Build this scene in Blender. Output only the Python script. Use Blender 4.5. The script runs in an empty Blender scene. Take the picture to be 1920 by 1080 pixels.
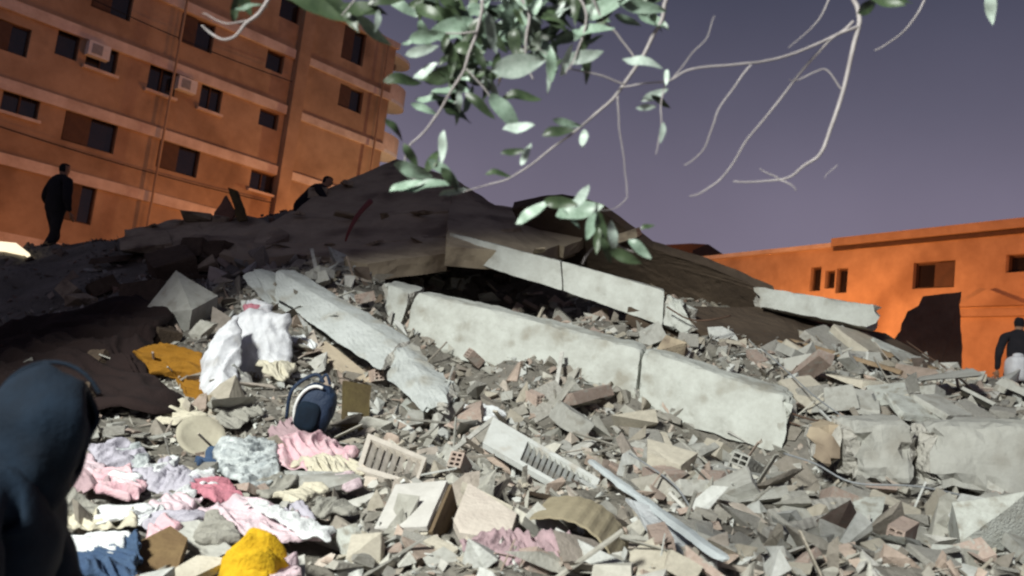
import bpy, bmesh, math, random
import numpy as np
from mathutils import Vector, Matrix, Euler, noise

R = math.radians
random.seed(11)
rng = np.random.default_rng(11)
SC = bpy.context.scene
COL = SC.collection

# ------------------------------------------------------------------ camera
CAM = Vector((0, 0, 1.6))
cd = bpy.data.cameras.new('camera'); cam = bpy.data.objects.new('camera', cd); COL.objects.link(cam)
cd.lens = 30; cd.sensor_width = 36; cd.clip_start = 0.05; cd.clip_end = 600
CM = Matrix.Rotation(R(97), 3, 'X') @ Matrix.Rotation(R(7), 3, 'Z')
cam.matrix_world = Matrix.Translation(CAM) @ CM.to_4x4()
cd.dof.use_dof = True; cd.dof.focus_distance = 8.5; cd.dof.aperture_fstop = 2.3
SC.camera = cam

# ------------------------------------------------------------------ world: light-polluted night sky
W = bpy.data.worlds.new('World'); SC.world = W; W.use_nodes = True
nt = W.node_tree; nt.nodes.clear()
out = nt.nodes.new('ShaderNodeOutputWorld'); bg = nt.nodes.new('ShaderNodeBackground')
tc = nt.nodes.new('ShaderNodeTexCoord'); sx = nt.nodes.new('ShaderNodeSeparateXYZ'); rp = nt.nodes.new('ShaderNodeValToRGB')
nt.links.new(tc.outputs['Generated'], sx.inputs[0]); nt.links.new(sx.outputs['Z'], rp.inputs[0])
el = rp.color_ramp.elements
el[0].position = 0.0; el[0].color = (0.25, 0.215, 0.265, 1)
el[1].position = 1.0; el[1].color = (0.028, 0.03, 0.05, 1)
for p, c in ((0.14, (0.255, 0.222, 0.30, 1)), (0.24, (0.205, 0.182, 0.252, 1)), (0.34, (0.135, 0.127, 0.184, 1)), (0.45, (0.076, 0.078, 0.122, 1))):
    e = el.new(p); e.color = c
sn = nt.nodes.new('ShaderNodeTexNoise'); sn.inputs['Scale'].default_value = 2.2; sn.inputs['Detail'].default_value = 6; nt.links.new(tc.outputs['Generated'], sn.inputs['Vector'])
sm = nt.nodes.new('ShaderNodeMapRange'); sm.inputs[1].default_value = .3; sm.inputs[2].default_value = .7; sm.inputs[3].default_value = .88; sm.inputs[4].default_value = 1.12; nt.links.new(sn.outputs[0], sm.inputs[0])
sv = nt.nodes.new('ShaderNodeVectorMath'); sv.operation = 'SCALE'; nt.links.new(rp.outputs[0], sv.inputs[0]); nt.links.new(sm.outputs[0], sv.inputs['Scale'])
nt.links.new(sv.outputs[0], bg.inputs[0]); bg.inputs[1].default_value = 0.85
nt.links.new(bg.outputs[0], out.inputs[0])

# faint moonlight (the one sun lamp), far below the lamps
sd = bpy.data.lights.new('moon', 'SUN'); so = bpy.data.objects.new('moon', sd); COL.objects.link(so)
sd.energy = 0.02; sd.angle = R(0.5); sd.color = (0.8, 0.88, 1.0); so.rotation_euler = (R(48), 0, R(-35))

vs = SC.view_settings; vs.view_transform = 'Standard'; vs.look = 'None'; vs.exposure = 0; vs.gamma = 1; vs.use_curve_mapping = False
SC.cycles.use_denoising = True
SC.cycles.filter_width = 2.3
SC.cycles.max_bounces = 5

# ------------------------------------------------------------------ pixel <-> place
def ray(px, py):
    return CM @ Vector(((px - 960) / 1600, (540 - py) / 1600, -1))
def P(px, py, d):                       # the point seen at pixel (of 1920x1080) at forward distance d
    v = ray(px, py); return CAM + v * (d / v.y)
def on_plane(px, py, a, n):
    v = ray(px, py); return CAM + v * ((a - CAM).dot(n) / v.dot(n))
rx = CM @ Vector((1, 0, 0)); ry = CM @ Vector((0, 1, 0)); rz = CM @ Vector((0, 0, -1))

# ------------------------------------------------------------------ materials
MATS = {}
def mat(name, c1, c2=None, scale=6, rough=.9, bump=.25, bscale=30, spec=.3, vary=0.0, pits=0.0, attr=None, stain=None, wave=None, trans=0):
    if name in MATS: return MATS[name]
    m = bpy.data.materials.new(name); m.use_nodes = True; t = m.node_tree; N = t.nodes; L = t.links
    b = N['Principled BSDF']; b.inputs['Roughness'].default_value = rough
    b.inputs['Specular IOR Level'].default_value = spec
    tc = N.new('ShaderNodeTexCoord'); src = tc.outputs['Object']
    n1 = N.new('ShaderNodeTexNoise'); n1.inputs['Scale'].default_value = scale; n1.inputs['Detail'].default_value = 8; n1.inputs['Roughness'].default_value = .65
    L.new(src, n1.inputs['Vector'])
    mr = N.new('ShaderNodeMapRange'); mr.inputs[1].default_value = .35; mr.inputs[2].default_value = .65; L.new(n1.outputs[0], mr.inputs[0])
    mx = N.new('ShaderNodeMix'); mx.data_type = 'RGBA'; L.new(mr.outputs[0], mx.inputs[0])
    c2 = c2 or tuple(x * .7 for x in c1)
    mx.inputs[6].default_value = (*c1, 1); mx.inputs[7].default_value = (*c2, 1)
    col = mx.outputs[2]
    if attr:
        at = N.new('ShaderNodeVertexColor'); at.layer_name = attr
        mm = N.new('ShaderNodeMix'); mm.data_type = 'RGBA'; mm.blend_type = 'MULTIPLY'; mm.inputs[0].default_value = 1
        L.new(at.outputs[0], mm.inputs[6]); L.new(col, mm.inputs[7]); col = mm.outputs[2]
    if stain:
        n3 = N.new('ShaderNodeTexNoise'); n3.inputs['Scale'].default_value = stain[1]; n3.inputs['Detail'].default_value = 5; L.new(src, n3.inputs['Vector'])
        r3 = N.new('ShaderNodeMapRange'); r3.inputs[1].default_value = .55; r3.inputs[2].default_value = .68; r3.inputs[4].default_value = stain[2]; L.new(n3.outputs[0], r3.inputs[0])
        m3 = N.new('ShaderNodeMix'); m3.data_type = 'RGBA'; L.new(r3.outputs[0], m3.inputs[0]); L.new(col, m3.inputs[6]); m3.inputs[7].default_value = (*stain[0], 1); col = m3.outputs[2]
    if vary:
        oi = N.new('ShaderNodeObjectInfo'); hv = N.new('ShaderNodeHueSaturation')
        r4 = N.new('ShaderNodeMapRange'); r4.inputs[3].default_value = 1 - vary; r4.inputs[4].default_value = 1 + vary; L.new(oi.outputs['Random'], r4.inputs[0])
        L.new(r4.outputs[0], hv.inputs['Value']); L.new(col, hv.inputs['Color']); col = hv.outputs[0]
    L.new(col, b.inputs['Base Color'])
    n2 = N.new('ShaderNodeTexNoise'); n2.inputs['Scale'].default_value = bscale; n2.inputs['Detail'].default_value = 7; L.new(src, n2.inputs['Vector'])
    h = n2.outputs[0]
    if pits:
        vo = N.new('ShaderNodeTexVoronoi'); vo.inputs['Scale'].default_value = bscale * .5; L.new(src, vo.inputs['Vector'])
        pr = N.new('ShaderNodeMapRange'); pr.inputs[1].default_value = .05; pr.inputs[2].default_value = .3; L.new(vo.outputs[0], pr.inputs[0])
        ma = N.new('ShaderNodeMath'); ma.operation = 'MULTIPLY_ADD'; ma.inputs[1].default_value = pits; L.new(pr.outputs[0], ma.inputs[0]); L.new(h, ma.inputs[2]); h = ma.outputs[0]
    if wave:
        wv = N.new('ShaderNodeTexWave'); wv.inputs['Scale'].default_value = wave[0]; wv.inputs['Distortion'].default_value = wave[1]; L.new(src, wv.inputs['Vector'])
        ma = N.new('ShaderNodeMath'); ma.operation = 'MULTIPLY_ADD'; ma.inputs[1].default_value = wave[2]; L.new(wv.outputs[1], ma.inputs[0]); L.new(h, ma.inputs[2]); h = ma.outputs[0]
    bp = N.new('ShaderNodeBump'); bp.inputs['Strength'].default_value = bump; bp.inputs['Distance'].default_value = .04; L.new(h, bp.inputs['Height']); L.new(bp.outputs[0], b.inputs['Normal'])
    if trans: b.inputs['Transmission Weight'].default_value = trans
    MATS[name] = m; return m

M_conc = mat('concrete', (.46, .46, .42), (.36, .355, .32), 3, bump=.35, bscale=22, pits=.6, vary=.18, stain=((.26, .24, .20), 2.2, .55))
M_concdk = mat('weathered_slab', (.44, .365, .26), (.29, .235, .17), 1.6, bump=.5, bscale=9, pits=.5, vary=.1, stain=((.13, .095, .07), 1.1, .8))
M_brown = mat('burnt_slab', (.11, .08, .055), (.07, .05, .035), 1.6, bump=.5, bscale=9, pits=.5)  # dark brown puts shade into the colour of slabs and slope chunks
M_beam = mat('plastered_beam', (.54, .56, .515), (.40, .405, .365), 3.4, bump=.4, bscale=18, pits=.5, stain=((.28, .26, .21), 3.0, .75))
M_bluebeam = mat('bluish_plaster', (.50, .525, .51), (.39, .41, .39), 3.2, bump=.35, bscale=18, pits=.4, stain=((.33, .31, .26), 2.8, .7))
M_core = mat('broken_core', (.48, .465, .42), (.35, .335, .295), 9, bump=.7, bscale=26, pits=1.0)
M_pink = mat('pink_brick', (.46, .365, .31), (.36, .275, .23), 5, bump=.4, bscale=30, pits=.4, vary=.2, stain=((.43, .41, .36), 4, .95))
M_cream = mat('cream_stone', (.54, .50, .41), (.44, .405, .33), 5, bump=.3, bscale=25, pits=.3, vary=.15)
M_wood = mat('dusty_wood', (.30, .22, .14), (.19, .135, .085), 4, bump=.3, bscale=14, vary=.2, wave=(5, 6, .6))
M_darkwood = mat('dark_board', (.11, .085, .035), (.07, .05, .025), 3, bump=.3, bscale=20)
M_mound = mat('rubble_dust', (.22, .205, .18), (.13, .12, .10), 1.5, bump=.9, bscale=14, pits=1.0)
M_debris = mat('debris_mix', (1, 1, 1), (.72, .72, .70), 14, bump=.25, bscale=45, pits=.3, attr='col')
M_ground = mat('dusty_ground', (.16, .13, .10), (.11, .09, .07), .5, bump=.4, bscale=5)
M_plaster = mat('warm_plaster', (.47, .335, .22), (.30, .205, .13), .45, bump=.25, bscale=4, stain=((.19, .125, .08), .33, .75))
M_band = mat('pale_band', (.74, .64, .55), (.52, .42, .34), 1.1, bump=.15, bscale=5)
M_plaster2 = mat('orange_plaster', (.54, .37, .23), (.37, .24, .145), .7, bump=.3, bscale=5, stain=((.27, .165, .095), .5, .7))
M_glass = mat('dark_glass', (.012, .010, .012), (.02, .016, .016), 1, rough=.12, bump=0, spec=.5)
M_frame = mat('brown_frame', (.10, .055, .032), (.07, .04, .025), 3, rough=.6)
M_metal = mat('grey_metal', (.30, .32, .33), (.22, .23, .24), 5, rough=.45, bump=.1)
M_rust = mat('rusty_steel', (.13, .075, .05), (.08, .05, .035), 12, rough=.8)
M_white = mat('white_paint', (.74, .75, .74), (.62, .62, .6), 4, rough=.7, bump=.15)
M_black = mat('black_cloth', (.012, .012, .016), (.02, .018, .022), 8, rough=.95, bump=.3, bscale=60)
M_navy = mat('navy_cloth', (.004, .013, .027), (.0022, .007, .015), 7, rough=.9, bump=.15, bscale=60)
M_skin = mat('skin', (.33, .19, .12), (.28, .155, .10), 6, rough=.6, bump=.05)

# ------------------------------------------------------------------ mesh helpers
def world_m(o):
    m = o.matrix_basis.copy()
    if o.parent: m = world_m(o.parent) @ o.matrix_parent_inverse @ m
    return m
def adopt(c, p):                         # c keeps its place in the world
    c.parent = p; c.matrix_parent_inverse = world_m(p).inverted()
def tag(o, label=None, cat=None, group=None, kind=None):
    if label: o['label'] = label
    if cat: o['category'] = cat
    if group: o['group'] = group
    if kind: o['kind'] = kind
    return o
def link(name, me, parent=None):
    o = bpy.data.objects.new(name, me); COL.objects.link(o)
    if parent: adopt(o, parent)
    return o
def empty(name, loc, label=None, cat=None, group=None):
    o = bpy.data.objects.new(name, None); COL.objects.link(o); o.location = loc; o.empty_display_size = .2
    return tag(o, label, cat, group)
def mesh(name, V, F, m, parent=None, smooth=False, centre=True):
    me = bpy.data.meshes.new(name)
    V = [Vector(v) for v in V]
    c = sum(V, Vector()) / len(V) if centre else Vector()
    me.from_pydata([v - c for v in V], [], F)
    bm = bmesh.new(); bm.from_mesh(me); bmesh.ops.recalc_face_normals(bm, faces=bm.faces); bm.to_mesh(me); bm.free()
    for x in (m if isinstance(m, (list, tuple)) else [m]): me.materials.append(x)
    if smooth: me.polygons.foreach_set('use_smooth', [True] * len(me.polygons))
    o = bpy.data.objects.new(name, me); COL.objects.link(o); o.location = c
    if parent: adopt(o, parent)
    return o
def box_vf(o, ax, ay, az):               # box from corner o and three edge vectors
    o = Vector(o); V = [o + ax * i + ay * j + az * k for k in (0, 1) for j in (0, 1) for i in (0, 1)]
    return V, [(0, 1, 3, 2), (4, 5, 7, 6), (0, 1, 5, 4), (2, 3, 7, 6), (0, 2, 6, 4), (1, 3, 7, 5)]
class MB:                                # several shapes of ONE part
    def __init__(s): s.V = []; s.F = []
    def add(s, V, F):
        b = len(s.V); s.V += [Vector(v) for v in V]; s.F += [tuple(i + b for i in f) for f in F]; return s
    def box(s, o, ax, ay, az): return s.add(*box_vf(o, ax, ay, az))
    def build(s, name, m, parent=None, smooth=False): return mesh(name, s.V, s.F, m, parent, smooth)
def tube_vf(pts, r0, r1=None, n=6):
    r1 = r0 if r1 is None else r1; V = []; F = []; k = len(pts)
    for i, p in enumerate(pts):
        t = (pts[min(i + 1, k - 1)] - pts[max(i - 1, 0)]).normalized()
        a = t.orthogonal().normalized() if i == 0 else (pa - t * pa.dot(t)).normalized()
        pa = a; b = t.cross(a); r = r0 + (r1 - r0) * i / max(1, k - 1)
        V += [p + (a * math.cos(q) + b * math.sin(q)) * r for q in (2 * math.pi * j / n for j in range(n))]
    for i in range(k - 1):
        for j in range(n):
            F.append((i * n + j, i * n + (j + 1) % n, (i + 1) * n + (j + 1) % n, (i + 1) * n + j))
    F += [tuple(range(n)), tuple(range((k - 1) * n, k * n))]
    return V, F
def smooth_path(pts, sub=5):
    out = []
    for i in range(len(pts) - 1):
        p0, p1, p2, p3 = pts[max(i - 1, 0)], pts[i], pts[i + 1], pts[min(i + 2, len(pts) - 1)]
        for s in range(sub):
            t = s / sub
            out.append(.5 * ((2 * p1) + (p2 - p0) * t + (2 * p0 - 5 * p1 + 4 * p2 - p3) * t * t + (3 * p1 - p0 - 3 * p2 + p3) * t ** 3))
    return out + [pts[-1]]
def tube(name, pts, r0, r1, m, parent=None, n=6, sub=5):
    return mesh(name, *tube_vf(smooth_path(pts, sub), r0, r1, n), m, parent, True)
def rough_box(name, TL, TR, BR, BL, D, m, parent=None, step=.07, amp=.012, edge=.05, ends=(0, 0), seed=0, bow=0):
    """a worn concrete bar: front quad, depth vector, eroded edges, broken ends"""
    lu = (TR - TL).length; lv = (BL - TL).length; lw = D.length
    nu, nv, nw = max(2, min(70, int(lu / step))), max(2, int(lv / step)), max(2, int(lw / step))
    ids = {}; V = []; F = []
    off = Vector((seed * 3.7, seed * 1.3, seed * 2.1))
    ux = (TR - TL).normalized(); vx = (BL - TL).normalized(); wx = D.normalized()
    def vert(i, j, k):
        if (i, j, k) in ids: return ids[i, j, k]
        u, v, w = i / nu, j / nv, k / nw
        p = (TL * (1 - u) + TR * u) * (1 - v) + (BL * (1 - u) + BR * u) * v + D * w
        du, dv, dw = min(u, 1 - u) * lu, min(v, 1 - v) * lv, min(w, 1 - w) * lw
        nn = noise.noise(p * 4 + off); n2 = noise.noise(p * 13 + off)
        sg = lambda x: 1 if x < .5 else -1
        q = p.copy()
        e = edge * max(.1, .6 + 1.3 * nn + .5 * n2)
        for (a, ax, sa), (b, bx, sb) in (((du, ux, sg(u)), (dv, vx, sg(v))), ((du, ux, sg(u)), (dw, wx, sg(w))), ((dv, vx, sg(v)), (dw, wx, sg(w)))):
            if a < e and b < e: q += (ax * sa * (e - a) + bx * sb * (e - b)) * .45
        if ends[0] and du < .30 and u < .5: q += ux * ends[0] * (.30 - du) / .30 * (noise.noise(p * 5 - off) + .45 * noise.noise(p * 15) + .3)
        if ends[1] and du < .30 and u > .5: q -= ux * ends[1] * (.30 - du) / .30 * (noise.noise(p * 5 - off) + .45 * noise.noise(p * 15) + .3)
        q += noise.noise_vector(p * 7 + off) * amp + noise.noise_vector(p * 1.1 + off) * amp * 1.6
        q.z += bow * (4 * u * (1 - u))
        ids[i, j, k] = len(V); V.append(q); return ids[i, j, k]
    fm = []
    for i in range(nu):
        for j in range(nv):
            for k in (0, nw): F.append((vert(i, j, k), vert(i + 1, j, k), vert(i + 1, j + 1, k), vert(i, j + 1, k))); fm.append(0)
        for k in range(nw):
            for j in (0, nv): F.append((vert(i, j, k), vert(i + 1, j, k), vert(i + 1, j, k + 1), vert(i, j, k + 1))); fm.append(0)
    for j in range(nv):
        for k in range(nw):
            for i in (0, nu): F.append((vert(i, j, k), vert(i, j + 1, k), vert(i, j + 1, k + 1), vert(i, j, k + 1))); fm.append(1 if ends[0 if i == 0 else 1] else 0)
    o = mesh(name, V, F, [m, M_core], parent)
    o.data.polygons.foreach_set('material_index', fm)
    return o
def slab(name, pts, thick, m, parent=None, jag=.05, step=.14, rows=3, seed=0, relief=.02):
    """thick broken plate: outline in space, thickness vector, ragged rim"""
    rim = []; k = len(pts); rr = random.Random(seed); raw = []
    nrm = thick.normalized()
    flat = lambda v: v - nrm * v.dot(nrm) * .8
    for i in range(k):
        a, b = pts[i], pts[(i + 1) % k]; n = max(1, int((b - a).length / step))
        for s in range(n):
            p = a.lerp(b, s / n); raw.append(p); rim.append(p + flat(noise.noise_vector(p * 3 + Vector((seed, 0, 0))) * jag + noise.noise_vector(p * 9) * jag * .5))
    n = len(rim); c = sum(rim, Vector()) / n
    V = []; F = []; fm = []
    for r in range(rows + 1):
        for p in rim:
            s = 0 if r in (0, rows) else rr.uniform(-.4, .5) * jag * .6
            V.append(p + thick * (r / rows) + (p - c).normalized() * s)
    for r in range(rows):
        for j in range(n): F.append((r * n + j, r * n + (j + 1) % n, (r + 1) * n + (j + 1) % n, (r + 1) * n + j)); fm.append(1)
    # faces: concentric rings to the centre, with a little relief
    for base in (0, rows * n):
        prev = [base + j for j in range(n)]
        for q in (.86, .7, .5, .3):
            cur = []
            for j in range(n):
                p = raw[j] + (thick if base else Vector()); cc = c + (thick if base else Vector())
                x = cc.lerp(p, q); x = x + thick.normalized() * (noise.noise(x * 1.7 + Vector((seed, 3, 0))) * relief * 2 + noise.noise(x * 6) * relief)
                cur.append(len(V)); V.append(x)
            for j in range(n): F.append((prev[j], prev[(j + 1) % n], cur[(j + 1) % n], cur[j])); fm.append(0)
            prev = cur
        ci = len(V); V.append(c + (thick if base else Vector()))
        for j in range(n): F.append((prev[j], prev[(j + 1) % n], ci)); fm.append(0)
    o = mesh(name, V, F, [m, M_core if m is not M_concdk else M_concdk] if m in (M_conc, M_beam, M_bluebeam, M_concdk) else [m, m], parent)
    o.data.polygons.foreach_set('material_index', fm)
    return o
def hull_chunk(name, dims, seed, rough=.35, fine=False):
    r = random.Random(seed); bm = bmesh.new()
    for sx_ in (-1, 1):
        for sy in (-1, 1):
            for sz in (-1, 1):
                if r.random() < .12: continue
                for _ in range(r.choice((1, 1, 2))):
                    bm.verts.new((sx_ * dims[0] * (1 - rough * r.random()), sy * dims[1] * (1 - rough * r.random()), sz * dims[2] * (1 - rough * r.random())))
    res = bmesh.ops.convex_hull(bm, input=bm.verts)
    bmesh.ops.delete(bm, geom=list({g for g in res['geom_interior'] + res['geom_unused'] if isinstance(g, bmesh.types.BMVert)}), context='VERTS')
    if fine:
        bmesh.ops.subdivide_edges(bm, edges=bm.edges[:], cuts=2, use_grid_fill=True)
        for v in bm.verts:
            v.co += noise.noise_vector(v.co * 3 + Vector((seed, 0, 0))) * .035 + noise.noise_vector(v.co * 9) * .014
    bmesh.ops.recalc_face_normals(bm, faces=bm.faces)
    me = bpy.data.meshes.new(name); bm.to_mesh(me); bm.free(); return me

# ------------------------------------------------------------------ the heap's surface
U_ = random.uniform
CTRL = [(200,1075,4.0),(600,1075,4.2),(960,1075,4.3),(1400,1075,4.3),(1900,1075,4.5),
 (150,930,5.0),(500,930,5.5),(900,940,5.6),(1300,960,5.7),(1620,1000,5.6),(1920,1010,5.7),(1650,935,6.5),(1900,955,6.3),
 (320,800,6.7),(600,790,7.2),(880,840,7.0),(1200,890,6.9),(1480,930,6.6),(1700,800,7.6),(1900,805,7.8),
 (200,700,7.8),(420,660,8.4),(650,710,8.4),(900,775,8.3),(1190,845,7.6),(740,668,9.9),(900,722,9.5),(1190,800,8.6),(1400,872,7.9),
 (620,560,9.9),(740,580,10.2),(1000,620,9.9),(1300,690,9.1),(1500,740,8.7),(1720,720,9.6),(1900,730,10),
 (560,510,10.9),(650,500,11.2),(850,600,12.6),(950,615,12.2),(1100,610,11.0),(1350,640,10.7),(1600,670,11),
 (350,590,9.6),(100,560,11),(300,480,12.2),(60,465,13.5),(-150,470,13.5),(-150,700,9),(400,425,13.2),
 (540,410,14.3),(740,335,16),(850,370,15.5),(930,420,15.5),(1100,450,15.3),(1230,500,14.8),(1420,560,14),(1650,650,13),(1790,712,12.3),(1920,765,11.8),(2100,800,11)]
cp = [P(*c) for c in CTRL]
cp += [Vector((x, y, z)) for x, y, z in ((-3,2,.35),(-1,2,.35),(1,2,.35),(3,2,.4),(0,0,.1),(-5,0,.05),(5,0,.1),(-3,-3,0),(3,-3,0),(-8,3,.4),(8,3,.5),(-12,8,.3),(12,8,.6),(-14,14,.3),(14,14,.4),(-12,20,0),(-6,21,.4),(0,23,.3),(6,22,.2),(12,20,0),(-4,26,0),(4,27,0),(-8,-6,0),(8,-6,0),(-14,0,0),(14,0,0))]
CX = np.array([[p.x, p.y] for p in cp]); CZ = np.array([p.z for p in cp])
def tps(r): return np.where(r > 1e-9, r * r * np.log(np.maximum(r, 1e-9)), 0)
nC = len(CX); K = tps(np.linalg.norm(CX[:, None] - CX[None], axis=2)) + np.eye(nC) * .35
Pm = np.hstack([np.ones((nC, 1)), CX]); A = np.block([[K, Pm], [Pm.T, np.zeros((3, 3))]])
SOL = np.linalg.solve(A, np.concatenate([CZ, np.zeros(3)]))
def mz(x, y):
    x = np.atleast_1d(np.asarray(x, float)); y = np.atleast_1d(np.asarray(y, float)); q = np.stack([x, y], -1)
    z = tps(np.linalg.norm(q[..., None, :] - CX, axis=-1)) @ SOL[:nC] + SOL[nC] + q @ SOL[nC + 1:]
    return np.maximum(z, -.05)
TS = np.concatenate([np.linspace(2.2, 9, 160), np.linspace(9.05, 18, 130)])
def hit(px, py):                         # where the sight line meets the heap
    v = ray(px, py); v = v / v.y
    z = 1.6 + TS * v.z; d = z - mz(TS * v.x, TS)
    i = np.argmax(d <= 0) if (d <= 0).any() else len(TS) - 1
    t = TS[i]
    return Vector((t * v.x, t, float(mz(t * v.x, t)[0])))
def mnorm(p):
    e = .15; zx = (mz(p.x + e, p.y) - mz(p.x - e, p.y))[0] / (2 * e); zy = (mz(p.x, p.y + e) - mz(p.x, p.y - e))[0] / (2 * e)
    return Vector((-zx, -zy, 1)).normalized()
def lay(pxs, lift=.05, tilt=None):       # outline traced on the heap, brought onto one plane resting there
    H = [hit(*p) for p in pxs]; c = sum(H, Vector()) / len(H)
    n = Vector()
    for i in range(len(H)): n += (H[i] - c).cross(H[(i + 1) % len(H)] - c)
    n = n.normalized(); n = -n if n.z < 0 else n
    n = (n * .6 + mnorm(c) * .6 + (tilt or Vector((0, -.35, 0)))).normalized()
    c2 = c + n * lift
    return [on_plane(*p, c2, n) for p in pxs], n

g = mesh('ground', [(-300, -80, -.06), (300, -80, -.06), (300, 400, -.06), (-300, 400, -.06)], [(0, 1, 2, 3)], M_ground); tag(g, kind='structure')
xs = np.arange(-15, 15.01, .13); ys = np.arange(-6, 27.01, .13); XX, YY = np.meshgrid(xs, ys); ZZ = np.zeros_like(XX)
for i in range(len(ys)): ZZ[i] = mz(XX[i], YY[i])
V = []
for i in range(len(ys)):
    for j in range(len(xs)):
        x, y, z = XX[i, j], YY[i, j], ZZ[i, j]
        k = min(1, max(0, z / .5))
        V.append((x, y, z - .04 + k * (.16 * noise.noise(Vector((x * 1.3, y * 1.3, 0))) + .10 * noise.noise(Vector((x * 4, y * 4, 5))))))
nx = len(xs); F = [(i * nx + j, i * nx + j + 1, (i + 1) * nx + j + 1, (i + 1) * nx + j) for i in range(len(ys) - 1) for j in range(nx - 1)]
md = mesh('rubble_mound', V, F, M_mound, centre=False); tag(md, 'dusty mound of crushed masonry under the collapsed slabs', kind='structure')

# ------------------------------------------------------------------ the orange-lit apartment block
def facade(root, name, A, d, n, U, Z, ops, depth, m, win_m=M_glass):
    """wall with real openings in the plane through A; ops: (u0,u1,z0,z1,kind)"""
    us = sorted({U[0], U[1], *[o[0] for o in ops], *[o[1] for o in ops]}); zs = sorted({Z[0], Z[1], *[o[2] for o in ops], *[o[3] for o in ops]})
    pt = lambda u, z, w=0: A + d * u + Vector((0, 0, z)) - n * w
    mb = MB()
    for a, b in zip(us, us[1:]):
        for c, e in zip(zs, zs[1:]):
            um, zm = (a + b) / 2, (c + e) / 2
            if any(o[0] < um < o[1] and o[2] < zm < o[3] for o in ops): continue
            mb.add([pt(a, c), pt(b, c), pt(b, e), pt(a, e)], [(0, 1, 2, 3)])
    for u0, u1, z0, z1, *_ in ops:       # reveals
        R4 = [(u0, z0), (u1, z0), (u1, z1), (u0, z1)]
        for i in range(4):
            p, q = R4[i], R4[(i + 1) % 4]; mb.add([pt(*p), pt(*q), pt(*q, .25), pt(*p, .25)], [(0, 1, 2, 3)])
    a, b = U; c, e = Z                    # the rest of the block
    mb.add([pt(a, c), pt(a, e), pt(a, e, depth), pt(a, c, depth)], [(0, 1, 2, 3)])
    mb.add([pt(b, c), pt(b, e), pt(b, e, depth), pt(b, c, depth)], [(0, 1, 2, 3)])
    mb.add([pt(a, e), pt(b, e), pt(b, e, depth), pt(a, e, depth)], [(0, 1, 2, 3)])
    mb.add([pt(a, c, depth), pt(b, c, depth), pt(b, e, depth), pt(a, e, depth)], [(0, 1, 2, 3)])
    mb.build('wall', m, root)
    for u0, u1, z0, z1, kind in ops:
        w = MB().add([pt(u0, z0, .24), pt(u1, z0, .24), pt(u1, z1, .24), pt(u0, z1, .24)], [(0, 1, 2, 3)]).build('window', win_m, root)
        t = .07; f = MB()
        up = Vector((0, 0, 1))
        for (x0, x1, y0, y1) in ((u0, u1, z0, z0 + t), (u0, u1, z1 - t, z1), (u0, u0 + t, z0 + t, z1 - t), (u1 - t, u1, z0 + t, z1 - t)) + (((((u0 + u1) / 2 - t / 2), (u0 + u1) / 2 + t / 2, z0 + t, z1 - t),) if kind != 'single' else ()):
            f.box(pt(x0, y0, .23), d * (x1 - x0), n * .06, up * (y1 - y0))
        f.build('frame', M_frame, w)
        if kind == 'sill' or kind == 'ac': MB().box(pt(u0 - .1, z0 - .12, .05), d * (u1 - u0 + .2), n * .25, up * .12).build('sill', M_band, w)
        if kind == 'shut':
            MB().box(pt(u0 + .05, z0 + .05, .10), d * ((u1 - u0) * .46), n * .04, up * (z1 - z0 - .1)).build('shutter', M_frame, w)
    return pt

A = Vector((-20.4, 34, 0)); B = Vector((-6.9, 49, 0)); d = (B - A).normalized(); n = Vector((d.y, -d.x, 0)); up = Vector((0, 0, 1))
blk = empty('apartment_block', A + d * 10, 'tall apartment block in orange light with pale floor bands and rounded end balconies', 'building')
def uz(px, py):
    q = on_plane(px, py, A, n); return (q - A).dot(d), q.z
ops = []
for cx, cy, w, h, k in [(128,80,.9,1.3,'single'),(192,108,1.3,1.2,'ac'),(305,148,1.3,1.4,'sill'),(396,182,1.1,1.4,'sill'),(370,62,1.7,1.4,'shut'),(516,116,1.0,1.0,'single'),(504,224,1.1,.85,'single'),(658,185,1.6,1.25,'shut'),
        (170,244,2.2,1.5,'shut'),(335,296,2.0,1.4,'shut'),(492,342,1.4,1.0,'sill'),(212,2,1.7,1.2,'shut'),(545,18,1.2,1.2,'single'),(150,380,1.2,1.7,'shut'),(664,84,1.5,2.0,'shut'),(40,190,1.4,1.2,'sill'),(20,70,1.4,1.2,'shut')]:
    u, z = uz(cx, cy); ops.append((u - w / 2, u + w / 2, z - h / 2, z + h / 2, k))
pt = facade(blk, 'block', A, d, n, (-22, 18.05), (0, 20.4), ops, 12, M_plaster)
for z in (2.2, 5.25, 8.35, 11.3, 14.5, 17.5):
    MB().box(pt(-22.05, z - .22, .02), d * (33.6), n * .20, up * .46).build('floor_band', M_band, blk)
    MB().box(pt(12.35, z - .2, .02), d * (5.75), n * .16, up * .40).build('floor_band', M_band, blk)
MB().box(pt(-22.05, 20.39, .02), d * 40.2, n * .22, up * .35).build('parapet', M_band, blk)
MB().box(pt(11.6, 0, .02), d * .7, n * .42, up * 20.3).build('pilaster', M_plaster, blk)
for u in (-6.2, 5.4, 17.2):
    MB().add(*tube_vf([pt(u, 0, -.36), pt(u, 20.2, -.36)], .06, .06, 8)).build('drainpipe', M_plaster, blk)
for u0, z0, u1, z1 in ((-5, 16.6, 11.5, 16.0), (-8, 10.1, 11.4, 9.6)):
    tube('cable', [pt(u0 + (u1 - u0) * t, z0 + (z1 - z0) * t - 1.6 * t * (1 - t), -.30) for t in np.linspace(0, 1, 7)], .025, .025, M_black, blk)
for cx, cy in ((180, 96), (345, 160)):   # air conditioners on the ledges
    u, z = uz(cx, cy); a = MB().box(pt(u - .45, z - .35, -.02), d * .9, n * .38, up * .62).build('air_conditioner', M_white, blk)
    MB().box(pt(u - .3, z - .25, -.405), d * .42, n * .02, up * .42).build('fan_grille', M_metal, a)
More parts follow.
